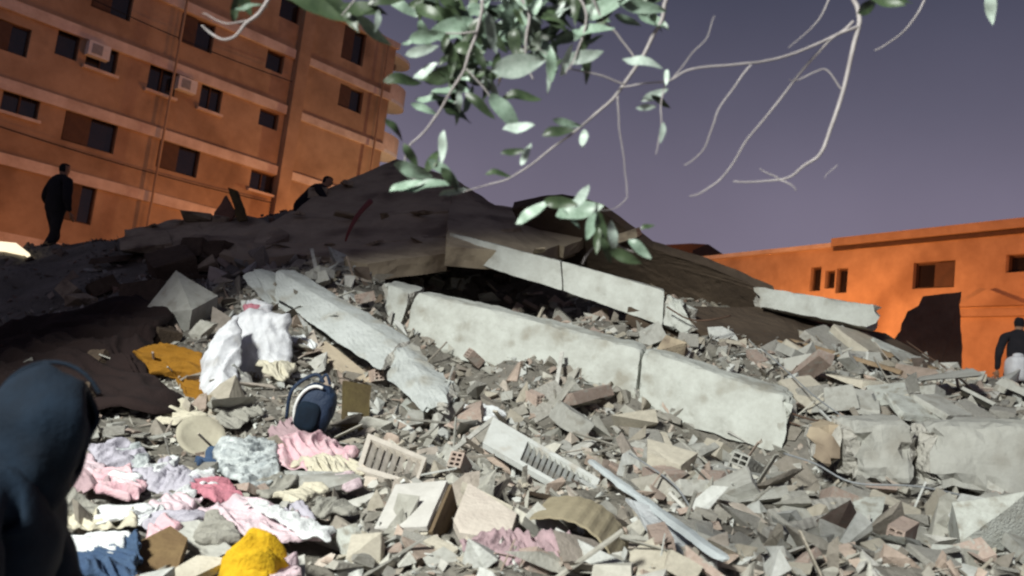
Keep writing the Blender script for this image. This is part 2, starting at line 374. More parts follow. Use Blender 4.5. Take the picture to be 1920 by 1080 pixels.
for z in (14.5, 17.5, 20.2, 11.4):       # rounded balconies on the end wall
    b = empty('balcony', pt(18.05, z - .15)); adopt(b, blk)
    arc = [(math.cos(t) * 2.0, math.sin(t) * 1.3) for t in np.linspace(-math.pi / 2, math.pi / 2, 15)]
    c0 = pt(18.06, z - .15, 1.35)
    q = lambda x, y, h: c0 + d * x - n * y + up * h
    V = [q(x, y, 0) for x, y in arc] + [q(x, y, .2) for x, y in arc]; k = len(arc)
    F = [tuple(range(k)), tuple(range(k, 2 * k))] + [(i, (i + 1) % k, k + (i + 1) % k, k + i) for i in range(k)]
    mesh('slab', V, F, M_white, b)
    if z < 20:
        V = [q(x * .99, y * .99, h) for h in (.201, 1.15) for x, y in arc] + [q(x * .9, y * .9, h) for h in (.201, 1.15) for x, y in arc]
        F = [(i, i + 1, k + i + 1, k + i) for i in range(k - 1)] + [(2 * k + i, 2 * k + i + 1, 3 * k + i + 1, 3 * k + i) for i in range(k - 1)] + [(k + i, k + i + 1, 3 * k + i + 1, 3 * k + i) for i in range(k - 1)]
        mesh('parapet', V, F, M_band, b)

# ------------------------------------------------------------------ the low orange house on the far side
A2 = Vector((15.6, 26, 0)); B2 = Vector((8.7, 37.7, 0)); d2 = (B2 - A2).normalized(); n2 = Vector((-d2.y, d2.x, 0))
hs = empty('low_house', A2 + d2 * 5, 'low flat-roofed house in bright orange light behind the rubble', 'building')
def uz2(px, py):
    q = on_plane(px, py, A2, n2); return (q - A2).dot(d2), q.z
ops = []
for x0, y0, x1, y1, k in ((1712, 490, 1790, 540, 'shut'), (1886, 476, 1935, 510, 'single')):
    ua, za = uz2(x0, (y0 + y1) / 2); ub, _ = uz2(x1, (y0 + y1) / 2); _, zt = uz2((x0 + x1) / 2, y0); _, zb = uz2((x0 + x1) / 2, y1)
    ops.append((min(ua, ub), max(ua, ub), zb, zt, k))
for cx, cy, w, h in ((1529, 523, .5, .95), (1556, 524, .45, .7), (1578, 526, .5, .95)):
    u, z = uz2(cx, cy); ops.append((u - w / 2, u + w / 2, z - h / 2, z + h / 2, 'single'))
zr = uz2(1920, 428)[1]
pt2 = facade(hs, 'house', A2, d2, n2, (-9, 14.2), (0, zr), ops, 9, M_plaster2)
us = uz2(1565, 450)[0]
MB().box(pt2(-9.05, zr + .002, .02), d2 * (us + 9.05), n2 * .22, up * .30).build('parapet', M_plaster2, hs)
MB().box(pt2(-9.05, zr - .16, -.002), d2 * (us + 9.0), n2 * .12, up * .12).build('cornice', M_frame, hs)
MB().box(pt2(us + .01, zr - .02, -.002), d2 * (14.2 - us), n2 * .16, up * .16).build('coping', M_band, hs)
u, z = uz2(1860, 586)
MB().box(pt2(-9, z - .14, -.002), d2 * (u + 10.2), n2 * .16, up * .22).build('ledge', M_plaster2, hs)
u, z = uz2(1855, 575)
mesh('canopy', [pt2(u - 1.3, z, -.17), pt2(u + 1.0, z, -.17), pt2(u, z + .55, -.17), pt2(u - 1.3, z, -.0), pt2(u + 1.0, z, -.0), pt2(u, z + .55, -.0)], [(0, 1, 2), (3, 4, 5), (0, 1, 4, 3), (1, 2, 5, 4), (2, 0, 3, 5)], M_plaster2, hs)

# small dark hut on a roof beyond
ht = empty('roof_hut', P(1300, 500, 40), 'small dark pitched roof hut peeping over the heap beside the orange house', 'hut')
c = P(1296, 480, 40); ww = 1.75
V = [c + Vector((x, y, z)) for y in (0, 2.5) for x, z in ((-ww, -6), (ww, -6), (ww, .0), (-ww, .2))]
mesh('wall', V, [(0, 1, 2, 3), (4, 5, 6, 7), (1, 2, 6, 5), (0, 3, 7, 4), (2, 3, 7, 6)], M_plaster, ht)
V = [c + Vector((x, y, z)) for y in (-.3, 2.8) for x, z in ((-ww - .2, .22), (-.1, .55), (.7, .6), (ww + .2, -.05), (ww + .2, -.17), (-ww - .2, .1))]
mesh('roof', V, [(0, 1, 2, 3, 4, 5), (6, 7, 8, 9, 10, 11)] + [(i, (i + 1) % 6, 6 + (i + 1) % 6, 6 + i) for i in range(6)], M_frame, ht)

# ------------------------------------------------------------------ lamps (out of view: they light the place)
def street_lamp(loc, h, power, label, face, col=(1.0, .36, .11)):
    r = empty('street_lamp', loc, label, 'street lamp', 'sodium street lamps')
    loc = Vector(loc)
    MB().add(*tube_vf([loc, loc + up * h], .09, .06, 8)).build('pole', M_metal, r)
    e = loc + up * h + Vector(face) * 1.2 + up * .25
    tube('arm', [loc + up * (h - .05), loc + up * (h + .2) + Vector(face) * .5, e], .045, .04, M_metal, r)
    s = Vector(face).cross(up)
    MB().box(e - s * .15 - Vector(face) * .1, s * .3, Vector(face) * .6, up * .14).build('lamp_head', M_metal, r)
    ld = bpy.data.lights.new('sodium', 'POINT'); ld.energy = power; ld.color = col; ld.shadow_soft_size = .18
    lo = bpy.data.objects.new('sodium', ld); COL.objects.link(lo); lo.location = e + Vector(face) * .2 - up * .25; adopt(lo, r)
street_lamp((-6.8, 37.5, 0), 6.2, 1300, 'sodium street lamp standing before the end of the apartment block', (-.2, .98, 0))
street_lamp((-19, 27, 0), 5.0, 330, 'sodium street lamp standing before the apartment block, near its dark end', (-.5, .86, 0))
street_lamp((7.0, 27.5, 0), 5.2, 1950, 'sodium street lamp before the low orange house, behind the heap', (.8, .6, 0), (1.0, .38, .13))
street_lamp((14.5, 19.0, 0), 5.2, 1000, 'sodium street lamp beside the near end of the low house', (.5, .86, 0), (1.0, .31, .10))

street_lamp((-1.2, 47.0, 0), 7.5, 2600, 'paler street lamp round the corner of the apartment block under its balconies', (-.6, .8, 0), (1.0, .62, .34))
LP = Vector((-8, -8, 10)); fm = empty('floodlight_mast', (LP.x, LP.y, 0), 'tall mast carrying a white floodlight, behind the photographer', 'floodlight')
MB().add(*tube_vf([Vector((LP.x, LP.y, 0)), Vector((LP.x, LP.y, 10.2))], .10, .07, 10)).build('pole', M_metal, fm)
az, ee = R(35), R(-31); aim = Vector((math.sin(az) * math.cos(ee), math.cos(az) * math.cos(ee), math.sin(ee)))
sd2 = aim.cross(up).normalized(); ud = sd2.cross(aim)
MB().box(LP - sd2 * .3 - ud * .22 - aim * .02, sd2 * .6, ud * .44, aim * .25).build('housing', M_metal, fm)
ld = bpy.data.lights.new('flood', 'SPOT'); ld.energy = 22500; ld.color = (.98, 1.0, .94); ld.spot_size = R(38.6); ld.spot_blend = .12; ld.shadow_soft_size = 1.1
lo = bpy.data.objects.new('flood', ld); COL.objects.link(lo); lo.location = LP + aim * .4; lo.rotation_euler = aim.to_track_quat('-Z', 'Y').to_euler(); adopt(lo, fm)


# ------------------------------------------------------------------ big fallen concrete
def poly(name, pp, thick, m, label, cat, **kw):
    Q = [P(*p) for p in pp]; c = sum(Q, Vector()) / len(Q)
    nv_ = Vector(np.linalg.svd(np.array([(q - c)[:] for q in Q]))[2][2])
    Q = [q.lerp(on_plane(p[0], p[1], c, nv_), .92) for p, q in zip(pp, Q)]
    o = slab(name, Q, thick, m, **kw); return tag(o, label, cat)
BK = Vector((0, .75, -.25))
TH = Vector((0, .10, -.24))
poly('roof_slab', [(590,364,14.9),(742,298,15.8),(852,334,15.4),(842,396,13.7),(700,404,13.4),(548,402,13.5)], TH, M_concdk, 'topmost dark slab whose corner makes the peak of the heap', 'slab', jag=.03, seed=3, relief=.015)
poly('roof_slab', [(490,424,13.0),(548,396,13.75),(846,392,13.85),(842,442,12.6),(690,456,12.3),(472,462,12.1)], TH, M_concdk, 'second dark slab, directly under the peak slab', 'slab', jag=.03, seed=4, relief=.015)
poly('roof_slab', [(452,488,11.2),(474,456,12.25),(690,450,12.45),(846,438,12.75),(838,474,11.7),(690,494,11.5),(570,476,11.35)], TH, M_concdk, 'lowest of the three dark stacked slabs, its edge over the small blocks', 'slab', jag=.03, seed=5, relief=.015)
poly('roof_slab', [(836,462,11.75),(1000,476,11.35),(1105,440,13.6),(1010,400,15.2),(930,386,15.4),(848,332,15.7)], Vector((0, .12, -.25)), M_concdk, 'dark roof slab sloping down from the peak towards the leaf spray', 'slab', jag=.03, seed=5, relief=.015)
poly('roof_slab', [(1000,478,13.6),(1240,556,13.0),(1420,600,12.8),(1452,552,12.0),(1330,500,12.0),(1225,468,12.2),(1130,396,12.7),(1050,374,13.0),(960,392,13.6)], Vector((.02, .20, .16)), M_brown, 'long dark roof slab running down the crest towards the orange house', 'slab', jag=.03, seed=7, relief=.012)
poly('slab_sheet', [(300,462,12.2),(455,486,11.2),(545,440,12.5),(480,405,13.6),(330,412,13.4),(225,432,13)], Vector((0, .1, -.2)), M_concdk, 'dark flat slab lying on the crest below the apartment block', 'slab', jag=.1, seed=8, relief=.05)
poly('slab_sheet', [(1180,575,11.0),(1420,575,11.9),(1660,625,11.9),(1795,703,12.0),(1700,690,11.0),(1500,650,10.4),(1330,625,10.3)], Vector((0, .1, -.22)), M_brown, 'dark slab lying below the far pale slab on the shadowed slope', 'slab', jag=.04, seed=9, relief=.02)  # dark brown colour takes the place of shade on this slab
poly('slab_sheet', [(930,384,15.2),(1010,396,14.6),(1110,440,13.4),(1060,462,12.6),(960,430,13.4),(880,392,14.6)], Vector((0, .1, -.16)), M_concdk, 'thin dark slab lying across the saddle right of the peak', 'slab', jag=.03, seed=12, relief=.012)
# lit slab edge over the void
b = empty('slab_edge', P(1060, 520, 11), 'pale slab edge above the black void, lit only at its lower half', 'slab')
rough_box('segment', P(842,436,11.9), P(1051,489,11.19), P(1054,545,11.09), P(850,482,11.8), Vector((.1, .7, .12)), M_beam, b, edge=.012, amp=.008, seed=2)
rough_box('segment', P(1052.5,489.5,11.18), P(1246,545,10.45), P(1242,611,10.35), P(1055.5,545.5,11.08), Vector((.1, .7, .12)), M_beam, b, edge=.012, amp=.008, seed=2)
rough_box('broken_end', P(1247,546,10.44), P(1308,582,10.15), P(1292,628,10.1), P(1243,612,10.34), Vector((.1, .6, .05)), M_beam, b, edge=.08, amp=.035, ends=(.05, .3), seed=6)
# the lone pale slab at the far side
b = rough_box('pale_slab', P(1412,536,12.0), P(1658,574,11.3), P(1648,618,11.2), P(1425,576,11.9), Vector((.15, .6, .03)), M_beam, edge=.05, ends=(.15, .25), seed=9)
tag(b, 'lone pale slab on the dark slope in front of the orange house', 'slab')

# the long cracked beam
b = empty('concrete_beam', P(1100, 760, 8.5), 'long pale cracked concrete beam lying across the middle of the rubble', 'beam')
BD = Vector((.12, .42, .10))
rough_box('segment', P(711,528,10.6), P(772,545,10.42), P(744,641,10.3), P(707,604,10.5), BD, M_beam, b, edge=.06, ends=(.10, .06), seed=11)
rough_box('segment', P(779,547,10.4), P(1205,654,9.01), P(1191,764,8.89), P(750,645,10.3), BD, M_beam, b, edge=.06, amp=.016, ends=(.05, .0), seed=13)
rough_box('segment', P(1207,655,9.0), P(1480,744,8.05), P(1464,854,7.93), P(1193,765,8.88), BD, M_beam, b, edge=.06, amp=.016, ends=(.0, .0), seed=13)
rough_box('broken_end', P(1481,745,8.04), P(1508,772,7.95), P(1492,862,7.85), P(1465,854,7.92), BD, M_beam, b, edge=.09, amp=.04, ends=(.0, .22), seed=15)
for px_, py_ in ((1496, 776), (1500, 796), (1494, 822), (1488, 848)):
    a_ = P(px_ - 20, py_ - 4, 8.05); tube('rebar', [a_, a_ + Vector((.25, -.04, -.05)), a_ + Vector((U_(.36, .5), U_(-.1, .1), U_(-.2, .02)))], .008, .008, M_rust, b)
# diagonal bluish beam
b = empty('diagonal_beam', P(690, 690, 8), 'bluish white beam slanting down, forked at its top end, beside the white sack', 'beam')
DD = Vector((.14, .26, .06))
rough_box('prong', P(472,505,10.0), P(500,512,10.0), P(560,590,9.4), P(512,578,9.5), DD * .7, M_bluebeam, b, edge=.03, ends=(.0, .0), seed=21)
rough_box('prong', P(449,515,9.9), P(474,506,9.98), P(515,575,9.5), P(500,570,9.5), DD * .7, M_bluebeam, b, edge=.03, seed=22)
rough_box('segment', P(513,502,10.0), P(742,642,8.6), P(714,698,8.2), P(512,556,9.5), DD, M_bluebeam, b, edge=.04, ends=(.06, .05), seed=23)
rough_box('broken_end', P(743,643,8.58), P(836,748,7.6), P(810,800,7.3), P(715,699,8.2), DD, M_bluebeam, b, edge=.07, amp=.03, ends=(.03, .25), seed=24)
# fallen column, right
b = empty('fallen_column', P(1750, 900, 6.8), 'thick grey fallen column with deep cracks lying level beside the beam end', 'column')
CD = Vector((.05, .42, .06))
rough_box('segment', P(1516,800,7.0), P(1584,796,6.9), P(1582,884,6.8), P(1524,866,6.9), CD, M_concdk, b, edge=.06, ends=(.1, .04), seed=31)
rough_box('segment', P(1582,791,6.75), P(1742,793,6.65), P(1722,914,6.55), P(1594,912,6.65), CD * 1.1, M_conc, b, edge=.12, amp=.02, ends=(.04, .10), seed=32)
rough_box('segment', P(1736,795,6.66), P(2080,800,6.3), P(2080,945,6.2), P(1732,922,6.56), CD * 1.1, M_conc, b, edge=.09, amp=.022, ends=(.08, .0), seed=33)

# standing remnant of wall before the house
w = [P(x, y, 19) for x, y in ((1802, 546), (1800, 900), (1672, 900), (1676, 640), (1690, 618), (1700, 585), (1722, 572), (1732, 556), (1768, 552))]
tag(slab('broken_wall', w, Vector((.1, .25, 0)), mat('dark_masonry', (.22, .15, .10), (.14, .095, .065), 2, bump=.5, bscale=10), jag=.05, seed=41), 'dark upright wall remnant with ragged edge before the orange house', 'wall')

# ------------------------------------------------------------------ loose chunks
TPL = [hull_chunk('chunk', ((1, .8, .5), (1, .6, .22), (1, .85, .7), (1, .45, .25), (1, .8, .16))[i % 5], 100 + i, rough=(.2, .5, .35)[i % 3], fine=True) for i in range(20)]
TM = {}
def chunk_mesh(i, m):
    k = (i, m.name)
    if k not in TM:
        me = TPL[i].copy(); me.materials.append(m); TM[k] = me
    return TM[k]
def chunk(px, py, size_px, m, label, group, name='concrete_chunk', lift=.25, tpl=None, sq=None):
    p = hit(px, py); dd = p.y; s = size_px / 1600 * dd * .5
    o = link(name, chunk_mesh(random.randrange(20) if tpl is None else tpl, m)); o.location = p + mnorm(p) * s * lift
    o.scale = sq and tuple(s * q for q in sq) or (s * random.uniform(.85, 1.15), s * random.uniform(.8, 1.1), s * random.uniform(.7, 1.1))
    o.rotation_euler = (random.uniform(-.6, .6), random.uniform(-.6, .6), random.uniform(0, 6.3))
    return tag(o, label, 'rubble', group)
LAND = [('the cracked end of the long beam',735,585),('the middle of the long beam',980,660),('the hairline crack of the long beam',1198,710),('the broken end of the long beam',1470,800),('the pale slab edge over the void',1140,560),('the lone pale slab',1540,580),('the dark wall remnant',1740,640),('the first block of the fallen column',1550,840),('the deep crack of the fallen column',1735,855),('the cut-off end of the fallen column',1880,865),('the big pale boulder',1860,1030),('the standing pinkish tile',1575,1005),('the smooth cream stone',1190,808),('the long louvred panel',1020,865),('the short louvred panel',735,865),('the pale square box',770,950),('the pale flat plate',910,955),('the tan corrugated sheet',1085,1010),('the mauve pleated cloth',965,1028),('the long metal strip',1250,1000),('the weathered grey boards',1520,965),('the navy backpack',590,760),('the crumpled pink garment',580,845),('the patterned cloth',465,865),('the round dish',375,830),('the white sack',470,660),('the mustard cloth',320,700),('the yellow cloth',475,1060),('the brown board',295,1040),('the blue jeans',205,1050),("the diagonal beam's forked top",500,540),("the diagonal beam's foot",770,720),('the flat grey slab piece',1770,742),('the square grey block',1572,768),('the walking person',100,450),('the peak slab',740,400),('the black void',850,535),('the brown planks',1620,670),('the hooded person',140,800)]
def name_chunk(x, y, sz, m):
    nm, lx, ly = min(LAND, key=lambda q: (q[1] - x) ** 2 + (q[2] - y) ** 2); dx, dy = x - lx, y - ly; far = math.hypot(dx, dy)
    where = ('right of' if dx > 0 else 'left of') if abs(dx) > 1.6 * abs(dy) else ('below' if dy > 0 else 'above') if abs(dy) > 1.6 * abs(dx) else ('below and ' if dy > 0 else 'above and ') + ('right of' if dx > 0 else 'left of')
    size = 'tiny' if sz < 30 else 'small' if sz < 42 else 'middling' if sz < 62 else 'large'
    lb = ' '.join([size, {'concrete': 'grey', 'broken_core': 'rough grey', 'pink_brick': 'pinkish', 'cream_stone': 'cream', 'weathered_slab': 'brown grey', 'burnt_slab': 'dark brown', 'plastered_beam': 'whitish'}[m.name], 'chunk', ('close ' if far < 45 else '') + where, nm])
    if lb in SEEN:
        for q in sorted(LAND, key=lambda q: (q[1] - x) ** 2 + (q[2] - y) ** 2)[1:12]:
            l2 = lb + ', towards ' + q[0]
            if l2 not in SEEN and len(l2.split()) <= 15: lb = l2; break
    SEEN.add(lb); return lb
SEEN = set()
EXCL = [(895,770,1140,950),(660,800,810,920),(690,890,870,1005),(850,895,980,1015),(1000,945,1175,1070),(370,570,550,760),(530,700,700,840),(500,795,690,905),(390,935,620,1040),(410,795,520,930),(100,835,380,945),(110,940,260,1080),(245,940,440,1080),(425,1015,560,1080),(255,640,380,760),(875,980,1060,1070),(325,785,420,865),(1150,780,1230,840)]
def zone(n, f, s0, s1, label, group, ms=(M_conc, M_conc, M_core, M_pink, M_cream)):
    for _ in range(n):
        for _t in range(12):
            x, y = f()
            if not any(a < x < c_ and b < y < e_ for a, b, c_, e_ in EXCL): break
        sz = s0 + (s1 - s0) * random.random() ** 2
        m = random.choice(ms)
        chunk(x, y, sz, m, name_chunk(x, y, sz, m), 'loose chunks of the rubble')
U = random.uniform
def above_beam():
    t = random.random(); return 760 + t * 720, 548 + t * 178 - U(6, 55)
def below_beam():
    t = random.random(); return 770 + t * 700, 668 + t * 195 + U(28, 125)
zone(45, above_beam, 22, 60, 'broken chunk in the rubble strip lying on top of the long beam', 'chunks above the long beam')
zone(42, below_beam, 28, 85, 'broken chunk in the rubble just below the long beam', 'chunks below the long beam')
zone(34, lambda: (U(1490, 1930), U(650, 785)), 25, 70, 'broken chunk on the slope behind the fallen column', 'chunks behind the fallen column')
zone(36, lambda: (U(1340, 1930), U(925, 1080)), 35, 100, 'broken chunk in the rubble below the fallen column', 'chunks below the fallen column')
zone(42, lambda: (U(560, 1340), U(850, 1085)), 35, 95, 'broken chunk in the rubble at the bottom of the picture', 'chunks at the bottom')
zone(22, lambda: (U(120, 560), U(800, 1080)), 30, 70, 'broken chunk among the scattered clothes', 'chunks among the clothes')
zone(18, lambda: (U(560, 710), U(495, 610)), 20, 45, 'broken chunk between the diagonal beam and the long beam', 'chunks between the two beams')
zone(12, lambda: (U(600, 680), U(480, 510)), 22, 40, 'small block on the edge of the dark roof slab', 'blocks on the slab edge')
zone(10, lambda: (U(770, 900), U(515, 545)), 25, 45, 'small block inside the black void under the slabs', 'blocks in the void', (M_conc, M_beam))
zone(24, lambda: (U(120, 450), U(470, 780)), 40, 110, 'dim chunk on the unlit slope behind the hooded person', 'chunks on the dark slope', (M_brown, M_concdk, M_brown))  # dark brown deepens the shade on these chunks
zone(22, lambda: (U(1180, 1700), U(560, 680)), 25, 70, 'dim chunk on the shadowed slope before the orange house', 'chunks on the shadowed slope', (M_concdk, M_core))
for _ in range(70):
    x, y = random.choice((lambda: (U(560, 1340), U(850, 1085)), lambda: (U(1340, 1930), U(925, 1080)), below_beam, lambda: (U(1490, 1930), U(660, 785))))()
    if any(a < x < c_ and b < y < e_ for a, b, c_, e_ in EXCL): continue
    sz = U(60, 130); m = random.choice((M_conc, M_core, M_cream, M_beam, M_conc)); o = chunk(x, y, sz, m, name_chunk(x, y, sz, m).replace('chunk', 'flat shard'), 'flat shards of the rubble', 'concrete_shard', lift=.3, tpl=random.choice((4, 9, 14, 19, 1, 6)))
    nn = mnorm(o.location); o.rotation_euler = (Vector((0, 0, 1)).rotation_difference((nn + Vector((U(-.4, .4), U(-.7, .2), .1))).normalized()) @ Euler((0, 0, U(0, 6.3))).to_quaternion()).to_euler()
one = [(1770,742,170,M_conc,'flat grey slab piece resting above the fallen column',4,(1,.7,.7)),(1572,768,75,M_conc,'square grey block behind the start of the fallen column',2,(1,1,1)),
 (1518,712,100,M_pink,'pinkish broken block beside the dark planks',3,(1,.8,1)),(1860,1030,150,M_beam,'big rounded pale boulder at the bottom corner of the picture',2,(1,1,.9)),
 (1575,1005,130,M_pink,'flat pinkish tile standing on edge below the fallen column',4,(1,.8,.7)),(1190,808,85,M_cream,'smooth cream stone below the long beam',0,(1,.7,.7)),
 (1070,815,115,M_conc,'rounded grey lump left of the cream stone',5,(1,.7,.7)),(1100,765,120,M_pink,'long pinkish lump tucked under the beam',3,(1,.6,.8)),
 (345,600,120,M_conc,'dim mauve grey boulder above the mustard cloth',2,(1,.9,1)),(435,785,110,M_conc,'flat grey slab piece under the white sack',4,(1,1,1)),
 (632,500,60,M_beam,'pale square block on the dark slab edge',2,(1,.7,.8)),(620,930,110,M_conc,'grey stone right of the pink garment',6,(1,.8,.8)),
 (1250,900,110,M_cream,'cracked cream block with a dark hollow beside it',7,(1,.8,.9)),(1870,960,110,M_conc,'grey wedge under the end of the fallen column',9,(1,.7,.7)),
 (1690,770,70,M_cream,'cream shard leaning on the column top',8,(.8,.6,1)),(1020,1010,80,M_conc,'grey wedge beside the tan tray',12,(1,.8,.7))]
for x, y, s, m, lb, tp, sq in one: chunk(x, y, s, m, lb, None, tpl=tp, sq=sq, lift=.45)

for i, (x, y, dd) in enumerate([(560,400,13.3),(600,398,13.3),(650,404,13.2),(720,404,13.2),(790,400,13.4),(500,460,12.0),(540,462,12.0),(620,460,12.1),(700,456,12.2),(780,450,12.3),(880,400,14.2),(950,440,13.0),(1010,470,11.5),(420,412,13.3),(370,408,13.3),(330,415,13.2),(650,346,14.8),(600,366,14.6),(280,425,13.1),(1120,405,13),(1180,440,12.6)]):
    o = link('slab_fragment', chunk_mesh(random.randrange(20), M_concdk)); o.location = P(x, y, dd); k_ = U(.08, .2); o.scale = (k_ * U(.8, 1.6), k_, k_ * U(.5, .9)); o.rotation_euler = (U(-.4, .4), U(-.4, .4), U(0, 6))
    near = min(LAND + [('the crouching person', 575, 350), ('the splintered board', 440, 385), ('the leaf spray', 1110, 420)], key=lambda q: (q[1] - x) ** 2 + (q[2] - y) ** 2)[0]
    fl = f'{"larger" if k_ > .14 else "smaller"} unlit fragment on the stacked slabs near {near}'
    if fl in SEEN: fl = fl.replace(' near ', ' left of ' if x < dict((q[0], q[1]) for q in LAND + [('the crouching person', 575, 350), ('the splintered board', 440, 385), ('the leaf spray', 1110, 420)])[near] else ' right of ')
    SEEN.add(fl); tag(o, fl, 'rubble', 'unlit fragments on the stacked slabs')
# hollow bricks and grilles
def hollow_mesh(name, L, Wd, H, nu, nv, m):
    V = []; F = []; t = .016
    us = [0]; zs = [0]
    cw = (Wd - t * (nu + 1)) / nu; ch = (H - t * (nv + 1)) / nv
    for i in range(nu): us += [us[-1] + t, us[-1] + t + cw]
    us.append(Wd)
    for i in range(nv): zs += [zs[-1] + t, zs[-1] + t + ch]
    zs.append(H)
    def quad(*p): b = len(V); V.extend(Vector(q) for q in p); F.append((b, b + 1, b + 2, b + 3))
    for i in range(len(us) - 1):
        for j in range(len(zs) - 1):
            a, b, c, e = us[i], us[i + 1], zs[j], zs[j + 1]
            if i % 2 and j % 2:
                quad((0, a, c), (L, a, c), (L, b, c), (0, b, c)); quad((0, a, e), (L, a, e), (L, b, e), (0, b, e))
                quad((0, a, c), (L, a, c), (L, a, e), (0, a, e)); quad((0, b, c), (L, b, c), (L, b, e), (0, b, e))
            else:
                for x in (0, L): quad((x, a, c), (x, b, c), (x, b, e), (x, a, e))
    quad((0, 0, 0), (L, 0, 0), (L, Wd, 0), (0, Wd, 0)); quad((0, 0, H), (L, 0, H), (L, Wd, H), (0, Wd, H))
    quad((0, 0, 0), (L, 0, 0), (L, 0, H), (0, 0, H)); quad((0, Wd, 0), (L, Wd, 0), (L, Wd, H), (0, Wd, H))
    me = bpy.data.meshes.new(name); me.from_pydata([v - Vector((L / 2, Wd / 2, H / 2)) for v in V], [], F); me.materials.append(m); return me
HB = hollow_mesh('hollow_brick', .24, .11, .13, 2, 3, M_pink); HB2 = hollow_mesh('hollow_block', .36, .18, .17, 2, 3, M_conc)
for i, (x, y, big, lb) in enumerate([(700,720,0,'pink hollow brick at the foot of the diagonal beam'),(1000,762,0,'pink hollow brick under the long beam, between two pink lumps'),(890,690,0,'pink hollow brick under the long beam near its cracked end'),
   (1500,700,1,'grey hollow block beside the pinkish broken block'),(1690,1030,0,'pink hollow brick below the crack of the column'),
   (1240,1050,0,'pink hollow brick at the bottom edge beside the metal strip'),
   (680,570,0,'pink hollow brick touching the left end of the long beam'),(1400,900,1,'grey hollow block below the broken end of the long beam'),(860,900,0,'pink hollow brick between the louvred panel and the pale panel')]):
    o = link('hollow_brick', HB2 if big else HB); p = hit(x, y); o.location = p + mnorm(p) * .09; o.scale = (.9,) * 3
    o.rotation_euler = (U(-.5, .5), U(-.5, .5), U(.6, 2.4)); tag(o, lb, 'brick')

# small debris: thousands of splinters of masonry, uncountable
T2 = []
def shard(dims, seed, k):
    r = random.Random(seed); bm = bmesh.new()
    for _ in range(k):
        p = Vector((r.uniform(-1, 1), r.uniform(-1, 1), r.uniform(-1, 1))); p /= max(abs(p.x), abs(p.y), abs(p.z)) ** .8
        bm.verts.new((p.x * dims[0], p.y * dims[1], p.z * dims[2]))
    res = bmesh.ops.convex_hull(bm, input=bm.verts)
    bmesh.ops.delete(bm, geom=list({g for g in res['geom_interior'] + res['geom_unused'] if isinstance(g, bmesh.types.BMVert)}), context='VERTS')
    bmesh.ops.recalc_face_normals(bm, faces=bm.faces); bmesh.ops.triangulate(bm, faces=bm.faces); bm.verts.index_update()
    v = np.array([q.co[:] for q in bm.verts]); f = np.array([[q.index for q in t.verts] for t in bm.faces]); bm.free(); return v, f
for i in range(21):
    T2.append(shard(((1, .65, .13), (1, .35, .24), (1, .75, .2), (1, .55, .45), (1, .8, .6), (1, .2, .13), (1, .8, .1))[i % 7], 300 + i, (7, 8, 9)[i % 3]))
PAL = np.array([(.46,.45,.40),(.40,.39,.35),(.52,.50,.44),(.34,.32,.28),(.50,.44,.38),(.45,.36,.30),(.55,.54,.50),(.30,.27,.23),(.44,.40,.33),(.62,.63,.60)])
def scatter(name, N, x0, x1, y0, y1, s0, s1, label, keep=None, up_=.2, only=None, tint=(1, 1, 1)):
    xs = rng.uniform(x0, x1, N); ys = rng.uniform(y0, y1, N); ok = np.abs(xs) < ys * .66 + .8
    if keep is not None: ok &= keep(xs, ys)
    xs, ys = xs[ok], ys[ok]; zs = mz(xs, ys); N = len(xs)
    VV = []; FF = []; CC = []; b = 0
    S = s0 + (s1 - s0) * rng.random(N) ** 2.5
    for i in range(N):
        v, f = T2[only[rng.integers(len(only))] if only else rng.integers(21)]
        m = np.array(Euler((rng.normal(.15, .55), rng.normal(0, .55), rng.uniform(0, 6.3))).to_matrix())
        x, y = xs[i], ys[i]
        zz = zs[i] + .16 * noise.noise(Vector((x * 1.3, y * 1.3, 0))) + .10 * noise.noise(Vector((x * 4, y * 4, 5))) - .04
        w = (v * S[i]) @ m.T + (x, y, zz + S[i] * up_)
        VV.append(w); FF.append(f + b); b += len(v); c = PAL[rng.integers(10)] * rng.uniform(.75, 1.12) * tint; CC.append(np.tile((*c, 1), (len(v), 1)))
    VV = np.concatenate(VV); FF = np.concatenate(FF); CC = np.concatenate(CC)
    me = bpy.data.meshes.new(name); me.vertices.add(len(VV)); me.vertices.foreach_set('co', VV.ravel()); me.loops.add(FF.size); me.loops.foreach_set('vertex_index', FF.ravel().astype(np.int32))
    me.polygons.add(len(FF)); me.polygons.foreach_set('loop_start', np.arange(0, FF.size, 3, dtype=np.int32)); me.polygons.foreach_set('use_smooth', np.zeros(len(FF), bool)); me.update(calc_edges=True); me.validate()
    a = me.color_attributes.new('col', 'FLOAT_COLOR', 'POINT'); a.data.foreach_set('color', CC.ravel().astype(np.float32))
    me.materials.append(M_debris); o = link(name, me); tag(o, label, kind='stuff')
    return o
HC = [hit(*q) for q in ((100, 850), (420, 800), (640, 800), (620, 1085), (100, 1085))]
def off_clothes(x, y):
    ins = np.zeros(len(x), bool); k = len(HC)
    for i in range(k):
        a, b = HC[i], HC[(i + 1) % k]
        ins ^= ((a.y > y) != (b.y > y)) & (x < (b.x - a.x) * (y - a.y) / (b.y - a.y + 1e-9) + a.x)
    dim = (y > 8) & (x < -.28 * y - .4)
    return (~ins | (rng.random(len(x)) < .2)) & (~dim | (rng.random(len(x)) < .35))
scatter('gravel', 24000, -5.5, 7, 3.2, 10.5, .012, .055, 'fine grey crumbs of masonry covering the near rubble')
scatter('debris', 9000, -6, 8, 3.5, 13, .035, .14, 'small broken bits of concrete and brick all over the heap', off_clothes)
scatter('rubble', 1500, -5, 7.5, 3.6, 11.5, .09, .26, 'fist sized shards of broken masonry between the larger chunks', off_clothes)
